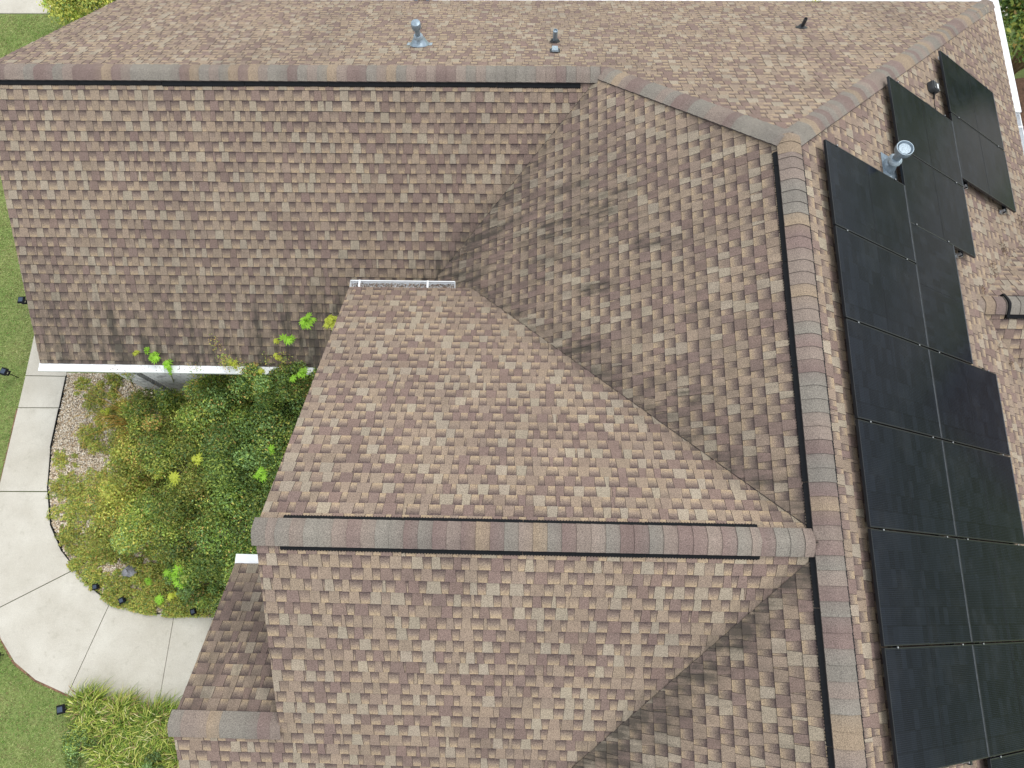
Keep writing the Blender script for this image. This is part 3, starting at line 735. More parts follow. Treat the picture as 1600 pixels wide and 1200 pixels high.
for S_, px, py, r_, nn, rz_ in ((SL['R3N'], 968, 608, .05, 60, -.7), (SL['R3N'], 905, 562, .03, 25, -.7), (SL['R3N'], 1120, 720, .03, 20, -.7), (SL['R1S'], 768, 325, .05, 40, .8), (SL['R2W'], 722, 395, .08, 60, .8), (SL['R2W'], 755, 455, .04, 30, 0)):
    P, t, s = on_slope(S_, px, py, .018)
    Tn, Dn = Vector(S_.T), Vector(S_.D)
    o = me_litter('leaf_litter', None, lambda k: Tn*(rng.normal()*r_)+Dn*(rng.normal()*r_*.6)+Vector(S_.Nn)*abs(rng.normal())*.004, nn, .008)
    o.location = Vector(P); tag(o, 'brown leaf litter and needles stuck along a valley of the roof', 'leaf litter', 'litter in the roof valleys')
# ------------------------------------------------------------------ solar array
SE = SL['R2E']
Rsl = Matrix((Vector(SE.T), Vector(SE.D)*1, Vector(SE.Nn))).transposed()    # columns: along ridge, down slope, normal
if Rsl.determinant() < 0: pass
PW, PL_, TH, HT = 1.119, 1.722, .035, .095     # along the ridge, down the slope, frame depth, stand-off
def solar_panel(y0, s0, label, wide=False, half=True):
    a, b = (PL_, 1.10) if wide else (PW-.0, PL_)
    # local axes: X down the slope, Y along the ridge, Z normal
    R_ = Matrix((Vector(SE.D), Vector(SE.T), Vector(SE.Nn))).transposed().to_4x4()
    root = bpy.data.objects.new('solar_panel', None); C.objects.link(root); root.empty_display_size = .2
    root.matrix_world = Matrix.Translation(Vector(SE.P(y0, s0, HT))) @ R_
    tag(root, label, 'solar panel', 'black solar panels on the right-hand roof slope')
    fw = .012
    mb = MB()
    for lo, hi in (((0, 0, 0), (b, fw, TH)), ((0, a-fw, 0), (b, a, TH)), ((0, fw, 0), (fw, a-fw, TH)), ((b-fw, fw, 0), (b, a-fw, TH))): mb.box(lo, hi)
    mb.build('frame', M['frame'], root, bevel=.003)
    g = MB(); g.box((fw, fw, TH-.009), (b-fw, a-fw, TH-.003)); o = g.build('glass_sheet', M['cell'], root)
    uv = o.data.uv_layers.new(name='UVMap')
    for lp in o.data.loops:
        c = o.data.vertices[lp.vertex_index].co; uv.data[lp.index].uv = (c.y, c.x) if wide else (c.x, c.y)
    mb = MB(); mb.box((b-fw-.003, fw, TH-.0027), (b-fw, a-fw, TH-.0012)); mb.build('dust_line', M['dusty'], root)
    mb = MB(); mb.box((b-.004, .004, TH*.5), (b+.0006, a-.004, TH+.0006)); mb.build('edge_strip', M['dusty'], root)
    # the gap between the two half-cell fields
    mb = MB()
    if wide: mb.box((fw, a/2-.004, TH-.0028), (b-fw, a/2+.004, TH-.0022))
    else: mb.box((b/2-.004, fw, TH-.0028), (b/2+.004, a-fw, TH-.0022))
    mb.build('centre_gap', M['black'], root)
    mb = MB(); mb.box((.02 if wide else b-.16, a-.07, TH-.0028), (.05 if wide else b-.13, a-.03, TH-.0022)); mb.build('serial_label', M['bare'], root) if False else None
    for k in (.13, .87):
        mb = MB()
        if wide: mb.box((b*k-.018, a-.008, TH+.0008), (b*k+.018, a+.016, TH+.005))
        else: mb.box((b*k-.018, a-.008, TH+.0008), (b*k+.018, a+.006, TH+.005))
        mb.lathe([(.009, TH+.005), (.009, TH+.010)], 8, Matrix.Translation((b*k, a+.001, 0)), 1)
        mb.build('clamp', [M['frame'], M['bare']], root)
    return root
rows = [5.20-PW-.0, 4.055-PW, 2.925-PW, 1.79-PW, .655-PW, -.48-PW, -1.62-PW]
yA = [5.195-1.1345*i-PW for i in range(6)]
ordn = ['first', 'second', 'third', 'fourth', 'fifth', 'lowest']
for i, y in enumerate(yA):
    solar_panel(y, .515, ['topmost black panel of the long column beside the ridge, just below the round-capped flue',
        'second black panel from the top in the long column beside the ridge', 'third black panel from the top in the long column beside the ridge',
        'fourth black panel from the top in the long column beside the ridge', 'fifth black panel from the top in the long column beside the ridge',
        'lowest black panel of the long column beside the ridge, at the bottom of the picture'][i])
s2 = .515+PL_+.012
lab2 = ['topmost panel of the lower run in the second column, directly under the sideways panel', 'second panel of the lower run in the second column, cut by nothing, below the sideways panel by one',
        'third panel of the lower run in the second column, touching the right picture edge', 'fourth panel of the lower run in the second column, with pale cloud reflections', 'bottom right corner panel of the second column, mostly outside the picture']
lab2[1] = 'second panel of the lower run in the second column, with bare shingles to its right'
for i in range(5): solar_panel(2.925-1.1345*i-PW, s2, lab2[i])
solar_panel(6.905-PW, s2, 'upper panel of the pair in the middle column, its top corner reaching the hip')
solar_panel(6.905-1.1345-PW, s2, 'lower panel of the pair in the middle column, right of the round-capped flue')
solar_panel(2.945, s2+.0, 'narrow panel laid sideways between the two groups of the second column', wide=True)
s3 = s2+PL_+.012
solar_panel(8.20-PW, s3, 'top right panel of all, with its upper end nearest the white gutter')
solar_panel(8.20-1.1345-PW, s3, 'lower panel of the far right pair, its bottom corner over open shingles')
# rails with feet
def rail(s, y0, y1, label):
    R_ = Matrix((Vector(SE.D), Vector(SE.T), Vector(SE.Nn))).transposed().to_4x4()
    root = bpy.data.objects.new('mounting_rail', None); C.objects.link(root)
    root.matrix_world = Matrix.Translation(Vector(SE.P(y0, s, 0))) @ R_
    tag(root, label, 'rail', 'rails carrying the solar panels')
    mb = MB(); Ln = y1-y0; mb.box((-.018, 0, .048), (.018, Ln, HT-.002)); mb.box((-.012, -.004, .055), (.012, 0, HT-.008), mi=1); mb.build('bar', [M['frame'], M['bare']], root, bevel=.002)
    n = max(2, int(Ln/1.2)+1)
    for i in range(n):
        y = .035+(Ln-.07)*i/(n-1)
        mb = MB(); mb.box((-.05, y-.03, .011), (.03, y+.03, .019)); mb.box((-.034, y-.02, .019), (-.0185, y+.02, .085)); mb.lathe([(.009, .019), (.009, .03)], 8, Matrix.Translation((-.042, y, 0))); mb.build('foot', M['bare'], root)
rail(.515+.30, yA[-1]-.05, 5.24, 'uphill rail under the long column of panels beside the ridge')
rail(.515+1.42, yA[-1]-.05, 5.24, 'downhill rail under the long column of panels beside the ridge')
rail(s2+.24, -2.9, 4.75, 'uphill rail under the lower run of the second column'); rail(s2+1.48, -2.9, 2.97, 'downhill rail under the lower run of the second column')
rail(s2+.22, 4.78, 6.95, 'uphill rail under the upper pair of the middle column'); rail(s2+1.42, 4.60, 6.95, 'downhill rail under the upper pair of the middle column, its end showing below')
rail(s3+.22, 5.87, 8.25, 'uphill rail under the far right pair of panels'); rail(s3+1.45, 5.87, 8.25, 'downhill rail under the far right pair, bracket showing at its foot')
# small grey brackets showing along the left edge of the long column
# junction box
P, t, s = on_slope(SE, 1452, 140)
R_ = Matrix((Vector(SE.D), Vector(SE.T), Vector(SE.Nn))).transposed().to_4x4()
jb = bpy.data.objects.new('junction_box', None); C.objects.link(jb); jb.matrix_world = Matrix.Translation(Vector(P)) @ R_
tag(jb, 'small dark junction box with a white sticker between two solar panels', 'junction box')
mb = MB(); mb.box((-.085, -.075, .012), (.085, .075, .10)); mb.build('box', M['rubber'], jb, bevel=.012)
mb = MB(); mb.box((-.075, -.068, .100), (.075, .068, .112)); mb.build('lid', M['rubber'], jb, bevel=.006); 
mb = MB(); mb.box((.012, -.035, .1122), (.055, .045, .1130)); mb.build('sticker', M['white'], jb)
for a, b in ((-.06, -.055), (-.06, .055), (.064, -.055), (.064, .055)):
    mb = MB(); mb.lathe([(.007, .112), (.007, .117)], 8, Matrix.Translation((a, b, 0))); mb.build('screw', M['bare'], jb)
mb = MB(); mb.tube([(.02, -.07, .05), (.02, -.12, .045), (.03, -.17, .03)], .016, .012, 8); mb.build('gland', M['black'], jb, smooth=True)
mb = MB(); mb.tube([(.03, -.17, .03), (.05, -.3, .016), (.13, -.5, .018), (.19, -.72, .03)], .005, .005, 6); mb.build('cable', M['black'], jb, smooth=True)

# ------------------------------------------------------------------ ground
mb = MB(); mb.box((-70, -70, -.3), (70, 80, 0)); tag(mb.build('lawn', M['lawn']), kind='structure')
inner_px = [(103, 588), (92, 640), (79, 700), (74, 760), (79, 820), (97, 862), (125, 900), (152, 926), (182, 945), (225, 957), (275, 962), (335, 962)]
Zc = .045
inn = [at(a, b, Zc).xy for a, b in inner_px]
x_in0 = inn[0].x
outp = [Vector((-10.37, 4.8)), Vector((-10.39, 3.3)), Vector((-10.42, 1.6)), Vector((-10.40, .8)), Vector((-10.25, -.05)), at(0, 998, Zc).xy, at(22, 1035, Zc).xy, at(55, 1063, Zc).xy, at(110, 1088, Zc).xy, at(165, 1104, Zc).xy, at(245, 1128, Zc).xy, at(330, 1150, Zc).xy]
def along(pl, P):                           # polyline parameter nearest P
    best = (9e9, 0)
    for i in range(len(pl)-1):
        a, b = pl[i], pl[i+1]; d = b-a; k = min(1, max(0, (P-a).dot(d)/d.dot(d))); e = (P-a-k*d).length
        if e < best[0]: best = (e, i+k)
    return best[1]
def pt(pl, u): i = min(int(u), len(pl)-2); return pl[i]+(pl[i+1]-pl[i])*(u-i)
def sub(pl, u0, u1): return [pt(pl, u0)]+[pl[i] for i in range(int(u0)+1, int(math.ceil(u1))) if u0 < i < u1]+[pt(pl, u1)]
walk = bpy.data.objects.new('walkway', None); C.objects.link(walk); walk['kind'] = 'structure'
joints = [((90, 637), (32, 637)), ((75, 768), (0, 768)), ((113, 893), (-8, 953)), ((170, 944), (110, 1077)), ((272, 962), (246, 1120))]
ui = [0]+[along(inn, at(*a, Zc).xy) for a, b in joints]+[len(inn)-1.001]
uo = [along(outp, Vector((-10.38, 4.0)))]+[along(outp, at(*b, Zc).xy) for a, b in joints]+[len(outp)-1.001]
gap = .019
def slab(poly):
    cx = sum((p for p in poly), Vector((0, 0)))/len(poly)
    poly = [p+(cx-p).normalized()*gap*.6 for p in poly]
    mb = MB(); mb.prism([tuple(p) for p in poly], -.05, Zc); mb.build('slab', M['concrete'], walk, normals=True, bevel=.006)
for k in range(len(ui)-1):
    slab(sub(inn, ui[k], ui[k+1])+sub(outp, uo[k], uo[k+1])[::-1])
# northward run beside the gable, hidden mostly by the eave
y = inn[0].y; xa, xb = -10.38, x_in0
first = [pt(inn, 0), pt(outp, uo[0])]
pa, pb = first
while y < 13:
    na, nb = Vector((xb-.0, y+1.45)), Vector((xa, y+1.45)); slab([pa, na, nb, pb]); pa, pb = na, nb; y += 1.45
mb = MB(); mb.box((-60, 13.15, -.06), (60, 19.5, .03)); drv = mb.build('driveway', M['concrete']); drv['kind'] = 'structure'
# porch floor
mb = MB(); mb.box((inn[-1].x-.0, -3.0, -.05), (wx3-.01, -.5, .10)); mb.build('porch_floor', M['concrete'])['kind'] = 'structure'
mb = MB()
for i in range(1, len(outp)-3):
    a, b = outp[i], outp[i+1]; n_ = Vector(((b-a).y, -(b-a).x)).normalized(); e = n_*(.034+.008*math.sin(i*2.3)); e2 = n_*(.034+.008*math.sin((i+1)*2.3))
    mb.prism([tuple(a-n_*.01), tuple(b-n_*.01), tuple(b+e2), tuple(a+e)], -.02, .022+.0007*i)
tag(mb.build('trench_edge', M['mulch'], normals=True), kind='structure')
# planting bed sheet + edging
bed = [tuple(p) for p in inn]+[(wx3+.0, inn[-1].y), (wx3+.0, yW), (inn[0].x+.01, yW)]
mb = MB(); mb.prism(bed, -.02, .02); tag(mb.build('planting_bed', M['soil'], normals=True), kind='structure')
mb = MB()
for i in range(len(inn)-1):
    a, b = inn[i], inn[i+1]; n_ = Vector(((b-a).y, -(b-a).x)).normalized()*-1
    mb.prism([tuple(a+n_*.008), tuple(b+n_*.008), tuple(b+n_*.022), tuple(a+n_*.022)], -.02, .075+.012*math.sin(i*2.1))
tag(mb.build('bed_edging', M['black'], normals=True), 'thin black plastic edging strip between the concrete path and the planting bed', 'edging')
# reddish mulch at the bottom left by the grasses and under the eastern trees
mb = MB(); mb.prism([tuple(at(a, b, 0).xy) for a, b in ((112, 1096), (150, 1100), (330, 1135), (330, 1260), (140, 1240), (175, 1190), (130, 1150))], -.02, .012); tag(mb.build('mulch_bed', M['mulch'], normals=True), kind='structure')
mb = MB(); mb.prism([(8.6, 8.0), (11.0, 8.2), (12.5, 9.2), (11.5, 11.5), (8.6, 11.0)], -.02, .012); tag(mb.build('mulch_patch', M['mulch'], normals=True), kind='structure')
mb = MB(); mb.prism([(11.0, 8.9), (14, 10.2), (14, 11.1), (10.6, 9.7)], -.02, .03); tag(mb.build('side_path', M['concrete'], normals=True), kind='structure')

def inside(poly, x, y):
    c = np.zeros(len(x), bool); n = len(poly)
    for i in range(n):
        x0, y0 = poly[i]; x1, y1 = poly[(i+1) % n]
        cond = ((y0 > y) != (y1 > y)) & (x < (x1-x0)*(y-y0)/((y1-y0) or 1e-9)+x0); c ^= cond
    return c
# pale chips
bx = np.array(bed); n = 120000
X = rng.uniform(bx[:, 0].min(), bx[:, 0].max(), n); Y = rng.uniform(bx[:, 1].min(), bx[:, 1].max(), n)
k = inside(bed, X, Y); X, Y = X[k], Y[k]
cl_ = np.array([(.80, .67, .50), (.88, .79, .64), (.64, .49, .33), (.92, .86, .76), (.42, .30, .19)])[rng.choice(5, len(X), p=(.28, .28, .18, .18, .08))]*rng.uniform(.75, 1.1, (len(X), 1))
o = quads('wood_chips', np.stack([X, Y, .03+rng.uniform(0, .025, len(X))], 1), rng.normal(size=(len(X), 3))*.45+np.array((0, 0, 1.)), rng.uniform(.009, .024, len(X)), cl_, M['chip'], None, .6)
tag(o, 'pale tan wood chips covering the planting bed beside the path', 'wood chips', kind='stuff')

GREENS = 2.8*np.array([(.085, .125, .026), (.125, .155, .033), (.165, .175, .040), (.055, .092, .028), (.20, .19, .045), (.21, .145, .05), (.085, .13, .050)])
def leafcol(n, wts):
    w_ = np.array(wts, float); w_ /= w_.sum()
    return GREENS[rng.choice(7, n, p=w_)]*rng.uniform(.7, 1.3, (n, 1))
# low weeds and ground cover (clumpy)
def cover(name, cx, cy, poly, n, size, wts, h, label, cat):
    P = []; Cc = []; 
    for (x, y, r, hh, nn) in cx:
        a = rng.uniform(0, 2*math.pi, nn); rr = r*np.sqrt(rng.uniform(0, 1, nn))*(.75+.35*np.sin(a*3+x*7)*np.sin(a*5+y*3))
        xx = x+rr*np.cos(a); yy = y+rr*np.sin(a); zz_ = .03+hh*rng.uniform(.05, 1, nn)*(1-.6*(rr/r)**2)
        ok = inside(poly, xx, yy); P.append(np.stack([xx, yy, zz_], 1)[ok]); Cc.append((leafcol(nn, wts)*rng.uniform(.8, 1.25))[ok])
    P = np.concatenate(P); Cc = np.concatenate(Cc)
    return tag(quads(name, P, rng.normal(size=P.shape)*.8+np.array((0, 0, 1.)), rng.uniform(.5, 1.2, len(P))*size, Cc, M['leaf'], None, .45), label, cat, kind='stuff')
bedfat = [tuple(Vector(p)+Vector((-.05, -.03))) for p in bed]
cl_pts = []
for (a, b, r, hh, nn) in ((150, 625, .35, .1, 1200), (130, 600, .2, .06, 500), (140, 680, .3, .1, 1100), (105, 760, .40, .1, 1300), (95, 720, .22, .08, 450), (120, 800, .4, .12, 1800), (160, 760, .45, .15, 2400), (110, 840, .3, .1, 1400),
                          (140, 870, .45, .12, 2600), (185, 850, .5, .16, 3200), (150, 905, .3, .1, 1500), (190, 925, .4, .14, 2600), (235, 935, .45, .16, 3200), (285, 945, .45, .16, 3200), (255, 900, .5, .2, 3500), (330, 940, .5, .2, 3200), (215, 890, .25, .1, 900), (180, 800, .5, .2, 3000), (200, 700, .5, .2, 2600), (180, 590, .25, .12, 900), (85, 800, .18, .06, 300), (170, 935, .25, .1, 1000)):
    p = at(a, b, .05)
    nn = int(nn*1.35); cl_pts.append((p.x, p.y, r*1.05, hh, nn))
    for _ in range(4): cl_pts.append((p.x+rng.normal()*r*.8, p.y+rng.normal()*r*.8, r*.35, hh, nn//7))
cover('ground_cover', cl_pts, None, bedfat, 0, .022, (1, 3, 4, .5, 3, 1.2, 1), .1, 'low olive green weeds creeping over the pale chips and the path edge', 'ground cover')

# shrubs
def shrub(px, py, zc, rx, ry, rz, n, wts, label, size=.022, lumps=26, seedv=0, cat='shrub', tone=1.0, group='shrubs massed in the planting bed', name='shrub', pos=None, airy=.0):
    c = at(px, py, zc) if pos is None else Vector(pos)
    root = empty(name, (c.x, c.y, 0.02), 0, label, cat, group)
    r2 = np.random.default_rng(seedv+11)
    lumps = int(lumps*1.35); n = int(n*1.3)
    d = r2.normal(size=(lumps, 3)); d[:, 2] = np.abs(d[:, 2])*1.0-.25; d /= np.linalg.norm(d, axis=1)[:, None]
    cen = d*np.array((rx, ry, rz))*r2.uniform(.45, .9, (lumps, 1)); lr = r2.uniform(.16, .38, lumps)*min(rx, ry)
    lt = r2.uniform(.62, 1.4, lumps); lw = r2.dirichlet(np.array(wts)*1.2, lumps)
    per = r2.multinomial(n, lr**2/np.sum(lr**2)); P = []; Nn = []; Cc = []
    for i in range(lumps):
        m__ = per[i]; u = r2.normal(size=(m__, 3)); u[:, 2] = u[:, 2]*.9+.35; u /= np.linalg.norm(u, axis=1)[:, None]
        rad = lr[i]*(1+r2.normal(size=(m__, 1))*.16)*np.where(r2.uniform(size=(m__, 1)) < .35, r2.uniform(.3, 1, (m__, 1)), 1)
        P.append(cen[i]+u*rad*np.array((1, 1, .85))); Nn.append(u+r2.normal(size=(m__, 3))*.7)
        Cc.append(GREENS[r2.choice(7, m__, p=lw[i])]*lt[i]*tone*r2.uniform(.6, 1.4, (m__, 1)))
    P = np.concatenate(P)+np.array((0, 0, zc)); Nn = np.concatenate(Nn); Cc = np.concatenate(Cc)
    ok = P[:, 2] > .04
    quads('foliage', P[ok], Nn[ok], r2.uniform(.6, 1.35, ok.sum())*size*1.02, Cc[ok], M['leaf'], root, .5)
    mb = MB()
    for i in range(0, lumps, 4):
        e = .8*cen[i]+np.array((0, 0, zc)); s0 = np.array((r2.normal()*.06, r2.normal()*.06, 0)); mid = e*np.array((.4, .4, .6))
        mb.tube([s0, mid, e], .02, .006, 5)
    mb.build('stem', M['stem'], root)
    return root
W_OL = (2, 3, 2.5, 1.2, 1, .7, 1); W_DK = (2.5, 1.5, .5, 3, .2, .3, 1.5); W_YL = (.6, 2, 3, .3, 2.5, 1.5, .6)
shrub(420, 640, 1.75, 1.0, .95, .9, 26000, W_DK, 'dark green tall shrub in the corner under the middle roof slope', seedv=1)
shrub(352, 650, 1.35, .95, .85, .8, 24000, W_OL, 'olive shrub filling the bed below the right half of the long white gutter', seedv=2)
shrub(268, 662, 1.0, .85, .68, .66, 19000, W_OL, 'medium green shrub right below the dark opening under the gutter', seedv=3)
shrub(405, 735, 1.5, 1.15, 1.0, .95, 25000, W_DK, 'dark bushy shrub pressed against the slanting roof edge', seedv=4)
shrub(310, 735, 1.2, 1.0, .95, .85, 26000, W_OL, 'largest rounded olive shrub in the middle of the bed', seedv=5)
shrub(225, 730, .8, .85, .8, .55, 16000, W_YL, 'yellow green shrub on the left side of the bed beside the chips', seedv=6)
shrub(372, 828, 1.2, 1.12, .95, .85, 24000, W_DK, 'dark green shrub just above the small porch gutter', seedv=7)
shrub(270, 825, 1.0, .95, .85, .7, 22000, W_OL, 'reddish tinged green shrub in the lower half of the bed', seedv=8)
shrub(195, 800, .5, .7, .75, .4, 11000, W_YL, 'low yellowish spreading shrub nearest the bend of the path', seedv=9)
shrub(330, 905, .75, .8, .55, .55, 14000, W_DK, 'small green shrub beside the left edge of the porch roof', seedv=10)
shrub(447, 594, 2.5, .80, .45, .62, 17000, W_DK, 'tall shrub rising over the right end of the long gutter beside the middle roof edge', seedv=12)
shrub(205, 645, .5, .5, .42, .32, 6000, W_YL, 'sparse pale shrub with orange twigs near the left end of the bed', seedv=13)

# orange twiggy stems (a bare, arching plant)
def twigs(px, py, zc, n, label, spread=1.0):
    c = at(px, py, .1); root = empty('twiggy_shrub', (c.x, c.y, .02), 0, label, 'shrub')
    for i in range(n):
        a = random.gauss(2.9, .8); r_ = random.uniform(.4, .95)*spread; h = random.uniform(.5, 1.1)*zc
        mb = MB(); mb.tube([(0, 0, 0), (.35*r_*math.cos(a), .35*r_*math.sin(a), h*.7), (.75*r_*math.cos(a+.1), .75*r_*math.sin(a+.1), h), (r_*math.cos(a+.2), r_*math.sin(a+.2), h*.93)], .006, .003, 5)
        mb.build('twig', M['twig'], root)
    return root
M['twig'] = basic('orange_twig', (.60, .38, .10, 1), .7, var=.2)
twigs(238, 668, 1.5, 34, 'bare arching orange twigs fanning out over the chips left of the bushes', 1.0)

# bright green palmate plants
M['bright'] = attr_mat('bright_leaves', .5, .35)
def palm_leaf(c, n_lobes, L_, col, tilt, parent, name='leaf'):
    V_ = []; F = []; Cc = []
    R_ = Matrix.Rotation(random.uniform(0, 6.28), 4, 'Z') @ Matrix.Rotation(tilt, 4, 'X')
    for i in range(n_lobes):
        a = -2.4+4.8*i/(n_lobes-1); l = L_*(1-.28*abs(a)/2.4)*random.uniform(.9, 1.1); wd = l*.17
        d = Vector((math.cos(a), math.sin(a), 0)); s_ = Vector((-d.y, d.x, 0))
        pts = [Vector((0, 0, 0)), d*l*.45+s_*wd+Vector((0, 0, .012)), d*l*.8+s_*wd*.6, d*l+Vector((0, 0, -.02)), d*l*.8-s_*wd*.6, d*l*.45-s_*wd+Vector((0, 0, .012))]
        b = len(V_); V_ += [R_ @ p for p in pts]; F.append(tuple(range(b, b+6)))
    me = bpy.data.meshes.new(name); me.from_pydata([tuple(v) for v in V_], [], F); me.materials.append(M['bright'])
    at_ = me.attributes.new('tone', 'FLOAT_COLOR', 'POINT'); j = random.uniform(.8, 1.15); at_.data.foreach_set('color', np.array([(col[0]*j, col[1]*j, col[2]*j, 1)]*len(V_), dtype=np.float32).ravel())
    o = bpy.data.objects.new(name, me); C.objects.link(o); o.parent = parent; o.location = c; return o
LIME, YEL = (.34, .62, .06), (.58, .64, .09)
def sapling(hx, hy, hz, bxp, byp, n, r, L_, col, label):
    """head of palmate leaves seen at (hx,hy) at height hz, rooted where the photo shows (bxp,byp)"""
    H = at(hx, hy, hz); B = at(bxp, byp, .3); B.z = 0.02
    root = empty('leafy_sapling', B, 0, label, 'sapling', 'bright green saplings rising from the bed')
    h = H-B
    mb = MB(); mb.tube([(0, 0, 0), h*.4+Vector((.05, .02, .1)), h*.8+Vector((.03, 0, .06)), h], .011, .006, 6); mb.build('stem', M['greenstem'], root, smooth=True)
    for i in range(n):
        a = 2.4*i; rr = r*math.sqrt((i+.3)/n)
        p = h+Vector((rr*math.cos(a), rr*math.sin(a), random.uniform(-.08, .05)-.25*rr))
        palm_leaf(p, random.choice((7, 9)), L_*random.uniform(.8, 1.15), col, random.uniform(-.5, .5), root)
    return root
sapling(478, 501, 3.60, 462, 575, 12, 0.108, 0.075, LIME, 'large round bright green leaf head on two thin stems in front of the stained shingles')
sapling(516, 501, 3.70, 480, 570, 11, 0.098, 0.075, YEL, 'yellow green leaf head half hidden by the middle roof edge')
sapling(449, 530, 3.30, 470, 580, 5, 0.057, 0.098, LIME, 'small star shaped bright sapling between the two taller leaf heads and the gutter')
sapling(431, 533, 3.20, 455, 582, 3, 0.023, 0.065, YEL, 'tiny yellow leaf tuft floating left of the small star shaped sapling')
sapling(432, 556, 3.00, 450, 585, 3, 0.023, 0.065, YEL, 'tiny round yellow leaf tuft just above the right gutter end')
sapling(227, 545, 3.00, 238, 585, 4, 0.046, 0.065, LIME, 'bright sprig with its tip highest over the long white gutter')
sapling(241, 558, 3.00, 243, 592, 7, 0.069, 0.072, LIME, 'dense bright sprig second from the right above the long gutter')
sapling(262, 568, 2.90, 262, 600, 5, 0.046, 0.078, LIME, 'bright sprig leaning across the long white gutter')
sapling(264, 578, 2.90, 263, 603, 4, 0.046, 0.065, LIME, 'lower bright sprig lying over the long white gutter')
sapling(211, 550, 3.00, 232, 590, 3, 0.029, 0.065, YEL, 'leftmost small yellow green sprig above the long gutter')
sapling(363, 567, 3.00, 372, 600, 5, 0.057, 0.065, YEL, 'yellow topped weed crossing the gutter at its middle')
sapling(408, 578, 2.90, 410, 605, 3, 0.023, 0.065, YEL, 'single yellow leaf tuft near the open gutter end')
sapling(280, 902, 1.25, 282, 895, 12, 0.161, 0.107, LIME, 'widest bright green sapling beside the small grey rock')
sapling(262, 898, 1.15, 268, 900, 4, 0.057, 0.104, LIME, 'small bright sapling touching the left of the widest one')
sapling(229, 907, 1.05, 232, 905, 3, 0.034, 0.078, LIME, 'lone small bright star leaf nearest the grey rock')
sapling(248, 937, 0.95, 250, 935, 5, 0.069, 0.091, LIME, 'bright sapling among reddish leaves near the path curve')
sapling(267, 931, 0.95, 267, 931, 4, 0.046, 0.078, YEL, 'yellowish sapling right of the reddish leaves near the path')
sapling(273, 748, 2.25, 280, 745, 5, 0.057, 0.104, YEL, 'yellow star leaf on top of the largest shrub')
sapling(307, 717, 2.35, 310, 717, 5, 0.057, 0.098, YEL, 'upper yellow star leaf in the centre of the shrubs')
sapling(247, 741, 1.50, 250, 741, 4, 0.046, 0.091, YEL, 'left yellow star leaf of the two beside each other')
sapling(408, 742, 2.55, 408, 742, 7, 0.092, 0.091, LIME, 'bright leaf cluster on the dark shrub beside the slanted roof edge')
sapling(425, 702, 2.65, 425, 702, 3, 0.034, 0.078, LIME, 'small bright leaf on the upper dark shrub by the roof edge')
sapling(473, 582, 3.20, 470, 600, 5, 0.057, 0.078, LIME, 'bright leaf tuft in the top right corner of the bushes')
sapling(457, 592, 3.10, 455, 605, 4, 0.046, 0.078, LIME, 'bright flat leaf tuft left of the top right corner of the bushes')
sapling(163, 641, 1.25, 235, 672, 5, 0.057, 0.065, YEL, 'pale yellow leaf tuft at the tips of the orange twigs')

# wispy weeds that stand in front of the gutter
def wisp(px, py, zt, bxp, byp, label, n=260, wts=(1, 2, 2, 1, 1, 2, 1)):
    H = at(px, py, zt); B = at(bxp, byp, .3); B.z = .02; h = H-B
    root = empty('weed', B, 0, label, 'weed', 'thin weeds in front of the gutter')
    mb = MB()
    for i in range(3):
        j = Vector((random.uniform(-.12, .12), random.uniform(-.1, .1), random.uniform(-.25, 0))); mb.tube([(0, 0, 0), h*.5+j*.5, h+j], .006, .003, 5)
    mb.build('stem', M['greenstem'], root)
    k = rng.uniform(.72, 1.0, n)[:, None]; P = np.array(h)[None]*k+rng.normal(size=(n, 3))*np.array((.055, .055, .1))
    quads('foliage', P, rng.normal(size=(n, 3)), rng.uniform(.01, .02, n), leafcol(n, wts)*1.1, M['leaf'], root)
wisp(352, 562, 3.2, 365, 600, 'leafy weed tallest in front of the middle of the gutter', 600)
wisp(305, 575, 2.9, 312, 600, 'brownish weed crossing the gutter between the sprigs and its middle', 260)
wisp(418, 562, 3.0, 425, 600, 'scraggly brown weed left of the top right bushes', 300)
wisp(445, 560, 3.1, 448, 600, 'scraggly green weed at the foot of the taller leaf heads', 420)
wisp(335, 535, 3.3, 350, 590, 'thin dry weed reaching highest over the lower shingles', 160, (0, 1, 1, 0, 2, 4, 0))
wisp(197, 580, 2.6, 200, 600, 'small green weed over the left third of the gutter', 200)
wisp(375, 572, 3.1, 385, 600, 'bushy weed right of the gutter middle', 420)

